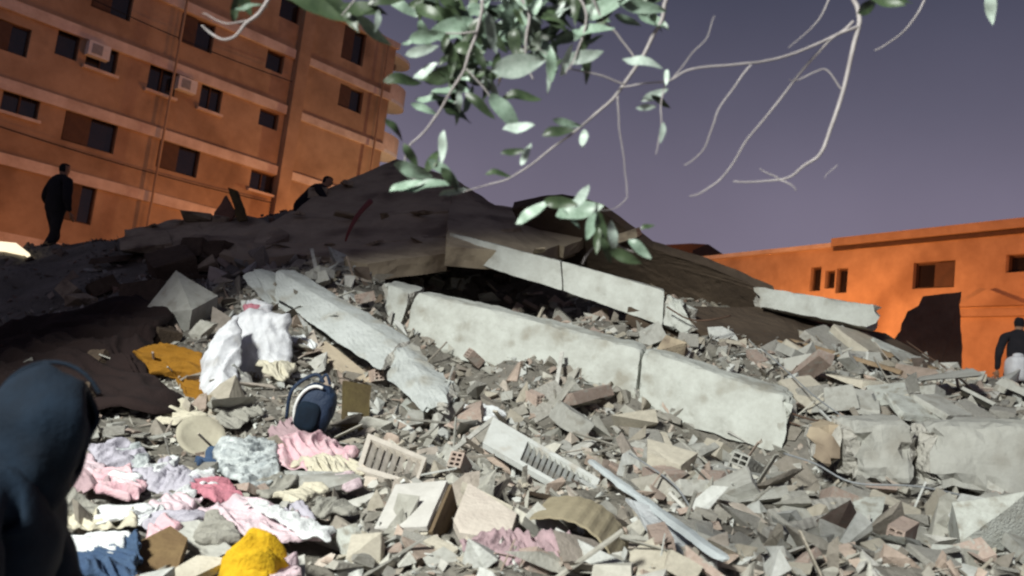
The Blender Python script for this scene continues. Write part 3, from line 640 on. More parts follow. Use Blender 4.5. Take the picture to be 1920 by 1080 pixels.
T2.append((np.array([(x, y * .035, z * .03) for x in (-1, 1) for y in (-1, 1) for z in (-1, 1)], float), np.array([(0, 1, 3), (0, 3, 2), (4, 5, 7), (4, 7, 6), (0, 1, 5), (0, 5, 4), (2, 3, 7), (2, 7, 6), (0, 2, 6), (0, 6, 4), (1, 3, 7), (1, 7, 5)])))
T2.append((T2[-1][0] * (1, 2.2, .8), T2[-1][1]))
scatter('splinters', 420, -4, 7, 3.8, 11, .08, .30, 'thin splinters of wood and steel lying among the rubble', off_clothes, .5, (21, 22))
scatter('crumbs', 3500, -8, 9, 10, 17, .03, .10, 'masonry crumbs coloured dark for shade along the unlit crest', tint=(.5, .42, .38))  # tint works shade into the crumbs' own colours

# ------------------------------------------------------------------ boards, panels, strips
def board(name, pxs, thick, m, label, cat='board', lift=.08, jag=.012, tilt=None, seed=1):
    pp, nn = lay(pxs, lift, tilt); o = slab(name, pp, -nn * thick, m, jag=jag, seed=seed, rows=1, relief=.004); return tag(o, label, cat)
board('dark_board', [(643,712),(697,722),(690,832),(640,824)], .03, M_darkwood, 'dark olive board standing behind the backpack', lift=.18, tilt=Vector((.5, -.9, 0)))
board('beige_board', [(578,648),(612,640),(712,716),(690,730)], .04, mat('beige', (.52, .44, .33), (.44, .37, .28)), 'beige strip of board under the diagonal beam', lift=.06)
bx = empty('pale_box', hit(770, 980), 'pale square box with one side coloured dark as shade', 'box')
pp, nn = lay([(742,908),(838,900),(800,988),(702,992)], .26, Vector((-.3, -.5, 0)))
slab('top_panel', pp, -nn * .03, mat('pale_panel', (.56, .545, .51), (.47, .455, .42), bump=.15), bx, jag=.008, rows=1, relief=.003)
e1, e2 = pp[1], pp[2]; MB().box(e1 - nn * .22 - (e2 - e1) * 0, (e2 - e1), nn * .185, (pp[1] - pp[0]).normalized() * .025).build('side_panel', mat('shaded_card', (.16, .115, .07), (.12, .085, .05)), bx)  # side panel coloured dark brown for the shade away from the lamp
MB().box(pp[3] - nn * .22, (pp[2] - pp[3]), nn * .185, (pp[3] - pp[0]).normalized() * .02).build('front_panel', M_cream, bx)
board('flat_plate', [(880,905),(968,962),(952,1010),(862,1000),(850,975)], .05, mat('pale_plate', (.60, .54, .47), (.52, .46, .4)), 'pale flat plate with a bright upper rim beside the box', lift=.12)
board('wooden_lath', [(868,902),(962,950),(958,962),(866,914)], .04, M_cream, 'bright cream lath lying along the edge of the pale plate', lift=.2)
board('grey_boards', [(1438,955),(1590,925),(1600,945),(1450,985)], .04, mat('grey_wood', (.40, .385, .35), (.28, .27, .24), wave=(6, 3, .8)), 'upper weathered grey board below the fallen column', lift=.16)
board('grey_boards', [(1430,990),(1600,950),(1612,965),(1450,1008)], .04, MATS['grey_wood'], 'lower weathered grey board below the fallen column', lift=.14)
board('brown_board', [(245,1022),(318,985),(352,1010),(330,1085),(250,1095)], .05, mat('brown_hide', (.20, .135, .065), (.155, .10, .05)), 'brown flat board at the bottom between the jeans and the yellow cloth', lift=.14)
board('grey_board', [(300,985),(370,975),(440,1030),(400,1050)], .03, M_conc, 'grey board leaning behind the brown board', lift=.12)
board('cream_hoop', [(300,1082),(372,1040),(430,1046),(410,1060),(360,1085)], .04, M_cream, 'curved cream rim in front of the brown board', lift=.18)
def bar_between(name, a, b, w, t, m, label, cat, lift=.08, seed=1, near=0):
    A_, B_ = hit(*a), hit(*b); A_ += (CAM - A_).normalized() * near + up * lift; B_ += (CAM - B_).normalized() * near + up * lift
    ax = (B_ - A_).normalized(); sdv = ax.cross(up).normalized(); sdv = sdv if sdv.y > 0 else -sdv; dn = ax.cross(sdv); dn = dn if dn.z < 0 else -dn
    fv = (dn + sdv * -.5).normalized() * w
    return tag(rough_box(name, A_, B_, B_ + fv, A_ + fv, sdv * t, m, edge=.01, amp=.006, seed=seed, step=.05), label, cat)
bar_between('plank', (1640,605), (1790,704), .10, .16, M_wood, 'long brown plank leaning below the pale slab', 'plank', .16)
bar_between('plank', (1560,640), (1750,704), .07, .14, M_wood, 'brown plank sloping towards the dark wall remnant', 'plank', .10, 2)
bar_between('plank', (1450,640), (1690,712), .06, .16, M_wood, 'dusty plank on the slope behind the fallen column', 'plank', .10, 3)
bar_between('plank', (1330,618), (1510,668), .05, .10, M_wood, 'thin plank lying below the dark slab', 'plank', .10, 4)
poly('splinter_board', [(428,352,13.2),(442,356,13.2),(462,412,13.0),(446,414,13.0)], Vector((.02, .06, 0)), M_darkwood, 'dark splintered board sticking up from the crest before the block', 'board', jag=.02, step=.06)
poly('ragged_sheet', [(402,398,13.3),(424,366,13.3),(440,402,13.2),(430,416,13.2),(400,414,13.3)], Vector((.01, .05, 0)), mat('reddish_sheet', (.24, .13, .09), (.18, .10, .07)), 'reddish ragged sheet beside the splintered board on the crest', 'sheet', jag=.03, step=.06)
tag(tube('red_strip', [P(694,378,12.9) , P(672,402,12.4), P(655,432,11.9), P(648,452,11.75)], .05, .012, mat('red_plastic', (.26, .06, .045), (.2, .05, .04), rough=.5)), 'reddish twisted strip lying on the great dark roof slab', 'strip')
pg = [P(x, y, 13.0) for x, y in ((-30, 452), (0, 453), (30, 456), (48, 470), (52, 480), (38, 474), (0, 466), (-30, 464))]
lm = bpy.data.materials.new('lamp_glow'); lm.use_nodes = True; q_ = lm.node_tree.nodes['Principled BSDF']; q_.inputs['Base Color'].default_value = (.8, .75, .6, 1); q_.inputs['Emission Color'].default_value = (1, .86, .6, 1); q_.inputs['Emission Strength'].default_value = 1.3
tag(slab('curved_lamp', pg, Vector((0, .12, -.03)), lm, jag=.01, rows=1), 'small bright curved light on the crest at the picture edge below the walking person', 'lamp')

# louvred panels: frame and single slats
def louvre(label, q, n, m, seed, pos=(.08, .95)):
    pp, nn = lay(q, .24, Vector((-.1, -.5, 0))); r = empty('louvred_panel', pp[3], label, 'panel')
    TL, TR, BR, BL = pp
    L = lambda u, v: (TL * (1 - u) + TR * u) * (1 - v) + (BL * (1 - u) + BR * u) * v
    f = MB()
    for (u0, u1, v0, v1) in ((0, 1, 0, .13), (0, 1, .87, 1), (0, pos[0], .13, .87), (pos[1], 1, .13, .87)):
        a, b_, c_, d_ = L(u0, v0), L(u1, v0), L(u1, v1), L(u0, v1)
        f.add([a, b_, c_, d_, a - nn * .05, b_ - nn * .05, c_ - nn * .05, d_ - nn * .05], [(0, 1, 2, 3), (4, 5, 6, 7), (0, 1, 5, 4), (1, 2, 6, 5), (2, 3, 7, 6), (3, 0, 4, 7)])
    f.build('frame', m, r)
    for i in range(n):
        u0 = pos[0] + (pos[1] - pos[0]) * (i + .28) / n; u1 = pos[0] + (pos[1] - pos[0]) * (i + .82) / n
        a, b_, c_, d_ = L(u0, .14) - nn * .012, L(u1, .14) - nn * .045, L(u1, .86) - nn * .045, L(u0, .86) - nn * .012
        MB().add([a, b_, c_, d_, a - nn * .012, b_ - nn * .012, c_ - nn * .012, d_ - nn * .012], [(0, 1, 2, 3), (4, 5, 6, 7), (0, 1, 5, 4), (1, 2, 6, 5), (2, 3, 7, 6), (3, 0, 4, 7)]).build('slat', m, r)
M_pale = mat('pale_plastic', (.60, .615, .59), (.50, .51, .48), rough=.75, bump=.15, stain=((.46, .42, .36), 6, .7))
louvre('long pale louvred panel slanting down below the long beam', [(925,782),(1125,898),(1105,945),(905,830)], 12, M_pale, 1, (.36, .95))
louvre('short cream louvred panel beside the pink garment', [(690,812),(800,858),(780,912),(668,880)], 7, mat('cream_plastic', (.57, .52, .46), (.48, .44, .38), rough=.8), 2)
bar_between('metal_strip', (1100,888), (1350,1085), .035, .05, mat('pale_metal', (.56, .61, .62), (.46, .50, .51), rough=.5, bump=.1), 'long thin pale metal strip running to the bottom edge', 'strip', .10, 5, .15)
pp, nn = lay([(1175,935),(1225,950),(1345,1085),(1280,1090)], .1)
tag(slab('crushed_sheet', pp, -nn * .02, mat('crushed_paper', (.50, .53, .54), (.38, .39, .40), 9, bump=.6, bscale=14), jag=.03, rows=1, relief=.03), 'crushed pale sheet under the long metal strip', 'sheet')
# tan tray of corrugated card
p0 = hit(1090, 1015); V = []; F = []; T = Vector((.62, -.2, -.28)).normalized(); Bv = Vector((-.25, -.75, -.2)).normalized(); Nn = T.cross(Bv); Nn = -Nn if Nn.z < 0 else Nn
for i in range(41):
    for j in range(7):
        u, v = i / 40 - .5, j / 6 - .5
        V.append(p0 + T * u * .58 + Bv * v * .42 + Nn * (.16 - .55 * u * u + .003 * math.sin(i * 1.3) + .03 * v))
F = [(i * 7 + j, i * 7 + j + 1, (i + 1) * 7 + j + 1, (i + 1) * 7 + j) for i in range(40) for j in range(6)]
o = mesh('tan_tray', V, F, mat('tan_card', (.36, .31, .21), (.28, .24, .16), 7, bump=.2)); o.modifiers.new('thick', 'SOLIDIFY').thickness = .012
tag(o, 'tan curved corrugated sheet at the bottom beside the mauve cloth', 'sheet')
# dish
p0 = hit(375, 838) + Vector((0, -.02, .06)); tn = Vector((.35, -.6, .6)).normalized(); a = tn.orthogonal().normalized(); b_ = tn.cross(a); V = []; F = []
for k, (r, h) in enumerate(((.0, .0), (.08, .0), (.13, .012), (.175, .03), (.18, .022), (.13, -.008), (0, -.015))):
    V += [p0 + (a * math.cos(t) + b_ * math.sin(t)) * r + tn * h for t in np.linspace(0, 2 * math.pi, 28, endpoint=False)]
F = [(k * 28 + j, k * 28 + (j + 1) % 28, (k + 1) * 28 + (j + 1) % 28, (k + 1) * 28 + j) for k in range(6) for j in range(28)]
tag(mesh('round_dish', V, F, mat('cream_dish', (.46, .43, .33), (.34, .31, .24), rough=.8, bump=.1), smooth=True), 'round cream dish tipped towards the camera under the white sack', 'dish')

# steel bars and wires
for i, (pp, r, lb) in enumerate([
   ([(1430,655,9.3),(1480,700,8.6),(1530,745,8.0),(1600,792,7.2),(1640,794,6.9)], .007, 'thin bent steel bar from the beam end to the column top'),
   ([(1470,850,7.0),(1530,870,6.7),(1600,905,6.4),(1720,912,6.3),(1830,935,6.3)], .008, 'steel bar along the lower edge of the fallen column'),
   ([(1250,575,10.1),(1290,598,10),(1330,600,9.9),(1370,592,10)], .010, 'short bar sticking out of the broken slab edge'),
   ([(760,650,9.9),(800,690,9.3),(830,740,8.6),(850,790,7.8)], .008, 'wire hanging in the gap below the cracked beam end'),
   ([(1700,640,11.6),(1740,668,11.4),(1790,700,11.2),(1800,712,11)], .010, 'bent bar at the foot of the dark wall remnant'),
   ([(1180,850,6.6),(1260,905,6.1),(1300,960,5.7),(1330,990,5.5)], .007, 'thin wire beside the crushed pale sheet')]):
    tag(tube('steel_bar', [P(*q) for q in pp], r, r, M_rust if i in (2, 4) else M_metal), lb, 'bar')

# ------------------------------------------------------------------ clothes and soft things
def cloth_mat(name, c, rough=.95, c2=None, scale=9, stain=None):
    return mat(name, c, c2 or tuple(x * .85 for x in c), scale, rough=rough, bump=.35, bscale=70, stain=stain)
def cloth(name, pxs, m, label, cat='cloth', lift=.10, fold=.05, freq=5.0, seed=0, tilt=None, puff=.0, ang=None, grow=1.28, hug=.75):
    """crumpled fabric: traced outline filled as a fine sheet, folds and a soft rim lying on the heap"""
    mx_, my_ = sum(p[0] for p in pxs) / len(pxs), sum(p[1] for p in pxs) / len(pxs); pxs = [(mx_ + (x - mx_) * grow, my_ + (y - my_) * grow) for x, y in pxs]
    pp, nn = lay(pxs, lift, tilt); c = sum(pp, Vector()) / len(pp)
    fa = ang if ang is not None else random.Random(seed).uniform(0, 3.14)
    ax = nn.orthogonal().normalized(); ay = nn.cross(ax); dirv = ax * math.cos(fa) + ay * math.sin(fa)
    if ang is not None:
        dirv = rx * math.cos(ang) + ry * math.sin(ang); dirv = (dirv - nn * dirv.dot(nn)).normalized()
    n = 120; k = len(pp); per = [(pp[(i + 1) % k] - pp[i]).length for i in range(k)]; tot = sum(per); rim = []
    for s in range(n):
        t = s / n * tot; i = 0
        while t > per[i]: t -= per[i]; i += 1
        q = pp[i].lerp(pp[(i + 1) % k], t / per[i]); rim.append(q)
    rim = [(rim[i - 1] + rim[i] * 2 + rim[(i + 1) % n]) / 4 for i in range(n)]
    rim = [q + noise.noise_vector(q * 7 + Vector((seed, 0, 0))) * .022 for q in rim]
    rim = [q + (q - c).normalized() * .03 * noise.noise(q * 17 + Vector((0, seed, 0))) for q in rim]
    rings = 34; V = []; F = []
    off = Vector((seed * 5.1, seed * 2.3, 0))
    for r in range(rings):
        s = 1 - r / rings
        for q in rim:
            p = c.lerp(q, s)
            w = p + noise.noise_vector(p * 2.2 + off) * .14
            cr = Vector((w.dot(dirv) * freq * 2.2, w.dot(nn.cross(dirv)) * freq * .5, seed)); cr2 = Vector((w.dot(dirv) * freq * 4.7, w.dot(nn.cross(dirv)) * freq * 1.3, seed + 9))
            h = fold * (2.0 * (.5 - abs(noise.noise(cr))) + .8 * (.5 - abs(noise.noise(cr2))) + .7 * noise.noise(p * 3 + off) + .22 * (.5 - abs(noise.noise(p * 14 + off))) - .4)
            h = h * min(1, (1 - s) * 9 + .35) + puff * (1 - s ** 3) - .015 * s ** 8
            V.append((p, nn * h + ax * .6 * fold * noise.noise(p * 5 - off) * s))
    zm = mz([v[0].x for v in V], [v[0].y for v in V])
    V = [v[0] + v[1] + up * hug * (zm[i] + lift * .55 + .07 * noise.noise(v[0] * 3.3) - v[0].z) for i, v in enumerate(V)]
    V.append(sum(V[-n:], Vector()) / n)
    for r in range(rings - 1):
        for j in range(n): F.append((r * n + j, r * n + (j + 1) % n, (r + 1) * n + (j + 1) % n, (r + 1) * n + j))
    for j in range(n): F.append(((rings - 1) * n + j, (rings - 1) * n + (j + 1) % n, rings * n))
    o = mesh(name, V, F, m, smooth=True); md_ = o.modifiers.new('thick', 'SOLIDIFY'); md_.thickness = .008
    return tag(o, label, cat)
C_pink = cloth_mat('pink_fabric', (.62, .36, .41), c2=(.68, .50, .52)); C_pale = cloth_mat('pale_pink_fabric', (.66, .54, .57), c2=(.60, .46, .50))
C_mauve = cloth_mat('mauve_fabric', (.42, .30, .32)); C_lil = cloth_mat('lilac_fabric', (.48, .46, .52)); C_white = cloth_mat('white_fabric', (.72, .74, .74))
C_blue = cloth_mat('denim_fabric', (.035, .065, .13), c2=(.06, .10, .17)); C_yel = cloth_mat('yellow_fabric', (.62, .38, .015)); C_must = cloth_mat('mustard_fabric', (.27, .125, .012))
C_pat = cloth_mat('patterned_fabric', (.64, .68, .67), scale=16, c2=(.30, .33, .34), stain=((.05, .06, .07), 9, .8)); C_grey = cloth_mat('grey_fabric', (.33, .32, .28))
C_cream = cloth_mat('cream_fabric', (.60, .56, .44)); C_red = cloth_mat('rose_fabric', (.55, .22, .27))
cloth('pink_garment', [(515,838),(545,805),(600,800),(655,838),(640,872),(575,892),(530,880),(508,862)], C_pink, 'crumpled pink garment under the navy backpack', 'garment', lift=.16, fold=.055, freq=4, seed=1, ang=.5)
cloth('pale_skirt', [(560,868),(650,850),(680,880),(600,905)], C_cream, 'pale cream cloth hem below the crumpled pink garment', 'cloth', lift=.12, seed=2, freq=9)
cloth('pink_garment', [(110,870),(150,840),(190,870),(180,915),(120,905)], C_pale, 'small pale pink garment beside the hooded person', 'garment', lift=.12, seed=3, fold=.05)
cloth('pink_garment', [(185,885),(240,870),(262,905),(240,945),(190,935)], C_pink, 'small rose pink garment between pale pink and lilac cloths', 'garment', lift=.12, seed=4, fold=.06)
cloth('lilac_cloth', [(178,840),(240,815),(268,845),(240,880),(195,885)], C_lil, 'lilac grey cloth heaped behind the small pink garments', lift=.13, seed=5)
cloth('lilac_cloth', [(270,890),(320,850),(372,895),(345,930),(290,925)], C_lil, 'flat lilac cloth with a bluish fold below the round dish', lift=.12, seed=6, fold=.04)
cloth('pink_garment', [(360,895),(420,890),(450,930),(400,950),(355,930)], C_red, 'rose cloth tucked between flat lilac and patterned cloths', 'garment', lift=.12, seed=7)
cloth('pink_garment', [(400,945),(455,925),(520,950),(600,1010),(570,1030),(500,1025),(430,1000)], C_pale, 'long pale pink garment with spread sleeves above the yellow cloth', 'garment', lift=.14, fold=.055, seed=8, freq=3.6, ang=1.0)
cloth('white_sleeve', [(480,945),(505,938),(610,1000),(600,1022),(560,1012)], C_white, 'white sleeve lying on the long pale pink garment', lift=.22, fold=.03, seed=9)
cloth('white_strap', [(250,985),(290,945),(345,905),(358,915),(300,965),(265,1005)], C_white, 'white twisted strap crossing the clothes pile', lift=.14, fold=.03, seed=10)
cloth('lilac_cloth', [(275,975),(370,955),(400,975),(350,995),(285,1000)], C_lil, 'thin lilac cloth below the white twisted strap', lift=.10, fold=.035, seed=11)
cloth('patterned_cloth', [(420,830),(470,800),(505,830),(512,900),(470,925),(425,900)], C_pat, 'black and white patterned cloth left of the pink garment', lift=.16, fold=.06, seed=12)
cloth('white_cloth', [(112,1015),(200,1000),(232,1012),(200,1060),(118,1072)], C_white, 'bright white cloth beside the hooded person at the bottom', lift=.16, fold=.05, seed=13)
cloth('jeans', [(150,1060),(215,1010),(255,990),(252,1095),(150,1100)], C_blue, 'dark blue jeans at the bottom between white cloth and brown board', 'jeans', lift=.2, fold=.06, seed=14)
cloth('cream_cloth', [(120,970),(190,940),(255,955),(240,995),(130,1005)], C_cream, 'cream cloth under the small pink garments', lift=.08, seed=15)
cloth('yellow_cloth', [(432,1065),(470,1025),(515,1030),(520,1060),(500,1100),(430,1110)], C_yel, 'bright yellow cloth at the bottom edge', lift=.16, fold=.06, seed=16, puff=.09)
cloth('pink_rag', [(512,1062),(545,1055),(550,1095),(505,1100)], C_pale, 'small pink rag beside the bright yellow cloth', lift=.12, seed=17)
cloth('mustard_cloth', [(265,665),(310,650),(368,665),(372,750),(345,748),(330,700),(285,705)], C_must, 'mustard yellow cloth hanging on the dim slope left of the sack', lift=.2, fold=.05, seed=18, tilt=Vector((0, -1, 0)), hug=.1)
cloth('mauve_cloth', [(885,1010),(960,985),(1050,1005),(1045,1055),(960,1065),(900,1045)], C_mauve, 'mauve pleated cloth beside the tan corrugated sheet', lift=.16, fold=.06, freq=5.5, seed=19, ang=.3)
cloth('white_rag', [(548,620),(570,618),(592,645),(575,655),(555,640)], C_white, 'small bright white rag under the diagonal beam', lift=.16, fold=.03, seed=20)
cloth('white_rag', [(862,762),(905,750),(940,775),(920,795),(880,790)], C_white, 'white crumpled rag at the top of the long louvred panel', lift=.2, fold=.04, seed=21)
cloth('red_rag', [(462,570),(488,568),(512,588),(490,600),(468,592)], C_red, 'small rose rag between the sack top and the diagonal beam', lift=.3, fold=.03, seed=22)

cloth('shade_cover', [(-60,560),(60,520),(250,490),(330,545),(285,610),(262,680),(270,740),(330,770),(290,835),(150,850),(-60,840)], cloth_mat('shade_cloth', (.020, .011, .010)), 'dark brown tarpaulin added as shade over the slope behind the hooded person', 'cover', lift=.2, fold=.09, freq=2.0, seed=31, puff=.02, hug=.9, grow=1.1)  # added sheet, its near-black brown stands in for shade on this slope
NC = {'white': C_white, 'lilac': C_lil, 'pale pink': C_pale, 'pink': C_pink, 'grey': C_grey, 'patterned': C_pat, 'dark blue': C_blue, 'cream': C_cream, 'mauve': C_mauve}
for i, (x, y, w, h, cn, where) in enumerate([(140,945,60,26,'grey','below the small pale pink garment'),(225,962,70,24,'white','above the dark blue jeans'),(300,880,44,22,'white','left of the flat lilac cloth'),(330,948,60,20,'pale pink','above the thin lilac cloth'),(385,905,40,24,'white','left of the rose cloth'),(455,985,70,24,'pale pink','across the long pale pink garment'),(540,975,60,22,'lilac','right of the white sleeve'),(405,1005,50,24,'grey','above the bright yellow cloth'),
   (510,905,50,24,'grey','below the patterned cloth'),(560,930,60,24,'cream','below the pale cream hem'),(250,855,40,26,'patterned','behind the rose pink garment'),(400,860,36,24,'dark blue','between the round dish and patterned cloth'),(300,1000,46,18,'pink','above the brown board'),(620,960,50,26,'grey','at the right end of the clothes pile'),(160,905,56,22,'mauve','under the small pink garments'),(440,770,60,30,'grey','under the white sack'),(520,690,46,24,'cream','right of the white sack'),(545,800,40,20,'mauve','left of the navy backpack'),(640,905,46,22,'pale pink','right of the pale cream hem'),(340,775,60,26,'cream','above the round dish'),(230,905,36,24,'white','between the two small pink garments'),(480,1030,50,18,'mauve','above the yellow cloth')]):
    a0 = U(-.6, .2); ol = []
    for t in np.linspace(0, 2 * math.pi, 13, endpoint=False):
        r_ = 1 + .38 * math.sin(3 * t + i) * U(.3, 1) + U(-.15, .15); ol.append((x + w * .62 * r_ * math.cos(t) * math.cos(a0) - h * .8 * r_ * math.sin(t) * math.sin(a0), y - w * .62 * r_ * math.cos(t) * math.sin(a0) * -1 + h * .8 * r_ * math.sin(t) * math.cos(a0)))
    cloth('crumpled_cloth', ol, NC[cn], f'crumpled {cn} cloth {where}', lift=.12, fold=.045, freq=4.5, seed=40 + i, grow=1.35)
def blob(name, c, ax, ay, az, m, e=.6, parent=None, amp=.03, freq=6, seed=0, nu=64, nv=44, crease=.8):
    V = []; F = []
    sp = lambda x, k: math.copysign(abs(x) ** k, x)
    for j in range(nv + 1):
        f = math.pi * (j / nv - .5)
        for i in range(nu):
            t = 2 * math.pi * i / nu
            x, y, z = sp(math.cos(f), e) * sp(math.cos(t), e), sp(math.cos(f), e) * sp(math.sin(t), e), sp(math.sin(f), e)
            p = c + ax * x + ay * y + az * z
            w_ = (1 - 2 * abs(noise.noise(p * freq * 1.6 + Vector((0, seed, 0))))) * .5 + .3 * (1 - 2 * abs(noise.noise(p * freq * 3.7)))
            V.append(p + noise.noise_vector(p * freq * .6 + Vector((seed, 0, 0))) * amp * .7 + (p - c).normalized() * w_ * amp * crease)
    F = [(j * nu + i, j * nu + (i + 1) % nu, (j + 1) * nu + (i + 1) % nu, (j + 1) * nu + i) for j in range(nv) for i in range(nu)]
    return mesh(name, V, F, m, parent, True)
# white sack
M_sack = cloth_mat('sack_weave', (.68, .69, .71), c2=(.50, .51, .54), scale=5, stain=((.40, .38, .34), 4, .6))
p0 = hit(470, 745); dp = p0.y - .15; sk = empty('white_sack', p0, 'big white woven sack standing against the diagonal beam', 'sack')
c = P(462, 665, dp); s = dp / 1600
f_ = cloth('front', [(436,598),(470,580),(505,588),(541,594),(545,650),(541,722),(500,736),(440,728),(428,660)], M_sack, None, None, lift=.34, fold=.045, freq=2.6, seed=61, tilt=Vector((-.1, -2.2, 0)), puff=.12, hug=0, ang=.25, grow=1.06); adopt(f_, sk)
f_ = cloth('side_fold', [(446,600),(415,622),(388,668),(372,720),(378,756),(410,748),(445,728),(450,660)], M_sack, None, None, lift=.31, fold=.06, freq=3.6, seed=62, tilt=Vector((-.6, -1.6, 0)), puff=.08, hug=0, ang=-.35, grow=1.08); adopt(f_, sk)
f_ = cloth('tied_neck', [(452,592),(462,566),(492,560),(512,574),(508,594),(480,600)], M_sack, None, None, lift=.36, fold=.04, freq=6, seed=63, tilt=Vector((0, -1.6, 0)), puff=.06, hug=0, grow=1.0); adopt(f_, sk)
# backpack
p0 = hit(590, 815); dp = p0.y - .18; bpk = empty('backpack', p0, 'navy backpack with white piping above the crumpled pink garment', 'backpack'); s = dp / 1600
c = P(592, 766, dp); M_bp = cloth_mat('backpack_nylon', (.02, .035, .07), rough=.6); tl = (ry * .95 + rx * .30).normalized(); sd_ = (rx * .95 - ry * .30).normalized()
blob('body', c, sd_ * 33 * s, rz * .12, tl * 46 * s, M_bp, .75, bpk, .02, 6, 2)
blob('front_pocket', c - rz * .10 - tl * 12 * s - sd_ * 6 * s, sd_ * 22 * s, rz * .06, tl * 26 * s, M_navy, .6, bpk, .008, 6, 4)
lp = [c - rz * .11 + sd_ * math.cos(t) * 32 * s + tl * math.sin(t) * 45 * s for t in np.linspace(R(80), R(235), 16)]
tube('piping', lp, .013, .013, M_white, bpk)
tube('strap', [c + tl * 50 * s, c + tl * 60 * s - sd_ * 20 * s, c - sd_ * 50 * s + tl * 22 * s - rz * .04, c - sd_ * 46 * s - tl * 34 * s], .016, .014, M_bp, bpk)
tube('handle', [c + tl * 50 * s - sd_ * 8 * s, c + tl * 66 * s, c + tl * 50 * s + sd_ * 12 * s], .012, .012, M_bp, bpk)

# ------------------------------------------------------------------ overhanging tree
M_bark = mat('pale_bark', (.40, .37, .365), (.27, .245, .24), 20, bump=0, bscale=40)
def leaf_mat(name, c, c2):
    m = mat(name, c, c2, 12, rough=.45, bump=.03, bscale=40, spec=.5, vary=.3); return m
M_leafs = [leaf_mat('dusty_leaf', (.22, .30, .235), (.14, .205, .15)), leaf_mat('pale_leaf', (.42, .49, .44), (.29, .36, .31)), leaf_mat('green_leaf', (.05, .075, .035), (.03, .05, .024))]
def leaf_mesh(seed, m):
    r = random.Random(seed); V = []; F = []; n = 9; curl = r.uniform(-.25, .35); fold = r.uniform(.08, .3); tw = r.uniform(-.5, .5); wd = r.uniform(.14, .21)
    for i in range(n + 1):
        t = i / n; w = wd * (math.sin(math.pi * t ** .85) ** .8) * (1 - .15 * t) + .004
        zc = -curl * t * t + .04 * math.sin(t * 9 + seed); a = tw * t
        for s_ in (-1, -.5, 0, .5, 1):
            y, z = s_ * w, abs(s_) * w * fold + (.02 * math.sin(t * 14 + seed) * abs(s_))
            V.append((t, y * math.cos(a) - z * math.sin(a), zc + y * math.sin(a) + z * math.cos(a)))
    F = [(i * 5 + j, i * 5 + j + 1, (i + 1) * 5 + j + 1, (i + 1) * 5 + j) for i in range(n) for j in range(4)]
    me = bpy.data.meshes.new('leaf'); me.from_pydata(V, [], F); me.materials.append(m); me.polygons.foreach_set('use_smooth', [True] * len(F)); return me
LEAF = [[leaf_mesh(10 * k + i, m) for i in range(6)] for k, m in enumerate(M_leafs)]
tb = Vector((3.3, -.9, float(mz(3.3, -.9)[0]) - .1))
tree = empty('overhanging_tree', tb, 'leafy tree whose twigs hang into the top of the picture', 'tree')
tube('trunk', [tb, tb + Vector((-.1, .1, 1.2)), Vector((2.9, -.4, 2.5)), Vector((2.5, .3, 3.4))], .13, .075, M_bark, tree, 10)
tube('limb', [Vector((2.9, -.4, 2.45)), Vector((2.2, .9, 3.5)), Vector((1.3, 2.0, 3.8)), Vector((.3, 2.35, 3.55)), Vector((-.5, 2.35, 3.3)), Vector((-1.0, 2.3, 3.15))], .06, .02, M_bark, tree, 8)
def branch(pts, r0, r1):
    q = smooth_path([p if isinstance(p, Vector) else P(*p) for p in pts], 3); q = [q[0]] + [p + noise.noise_vector(p * 14) * .007 for p in q[1:-1]] + [q[-1]]
    return tube('branch', q, r0 * .78, r1 * .78, M_bark, tree, 6, 2)
B1 = branch([Vector((1.0, 2.15, 3.75)), (1300,-80,2.45),(1240,40,2.5),(1205,105,2.52),(1150,185,2.55),(1090,235,2.58),(1020,290,2.6),(950,335,2.65),(860,362,2.7)], .010, .0022)
branch([(1195,118,2.52),(1165,75,2.5),(1130,35,2.48),(1105,-20,2.45)], .003, .005)
branch([(1170,158,2.53),(1110,140,2.5),(1060,125,2.5),(1010,90,2.48)], .0035, .002)
branch([(1165,163,2.53),(1230,155,2.5),(1262,148,2.5),(1300,128,2.5),(1400,120,2.52),(1460,108,2.55),(1560,70,2.6),(1600,40,2.6)], .0025, .0055)
branch([(1158,180,2.54),(1162,240,2.56),(1172,320,2.6),(1176,370,2.6)], .003, .0015)
B2 = branch([Vector((1.9, 1.4, 3.62)), (1680,-90,2.5),(1612,40,2.6),(1582,160,2.62),(1545,275,2.65),(1510,312,2.66),(1465,337,2.67),(1375,340,2.7)], .012, .0025)
branch([(1463,338,2.67),(1480,346,2.66),(1492,358,2.66)], .003, .002); branch([(1460,335,2.67),(1440,326,2.67),(1425,316,2.67)], .003, .0015)
branch([(1608,50,2.6),(1570,65,2.6),(1530,100,2.6),(1490,150,2.62),(1400,265,2.66),(1360,325,2.68),(1320,360,2.7),(1293,368,2.72)], .006, .0025)
branch([(1408,122,2.52),(1355,190,2.54),(1335,240,2.56),(1318,285,2.58),(1283,310,2.6)], .0035, .002)
branch([(1580,170,2.62),(1545,130,2.62),(1500,150,2.62),(1480,150,2.62)], .003, .002)
branch([(1750,-30,2.6),(1705,45,2.62),(1660,85,2.64),(1640,95,2.65)], .004, .002); branch([(1560,-20,2.6),(1535,35,2.6),(1478,90,2.62)], .004, .0015)
branch([(1260,150,2.5),(1290,110,2.5),(1325,70,2.5),(1340,30,2.5)], .0025, .0015); branch([(1570,310,2.7),(1545,335,2.7)], .002, .001)
B3 = branch([Vector((-.55, 2.36, 3.28)), (560,-90,2.4),(500,5,2.4),(465,42,2.42),(445,66,2.42),(418,72,2.42),(390,58,2.43),(378,48,2.43)], .009, .0025)
branch([(470,38,2.42),(430,44,2.42),(400,36,2.43),(380,25,2.43)], .003, .0015)
B4 = branch([Vector((.35, 2.36, 3.55)), (1000,-80,2.4),(992,30,2.42),(985,110,2.45),(1000,150,2.46)], .010, .002)
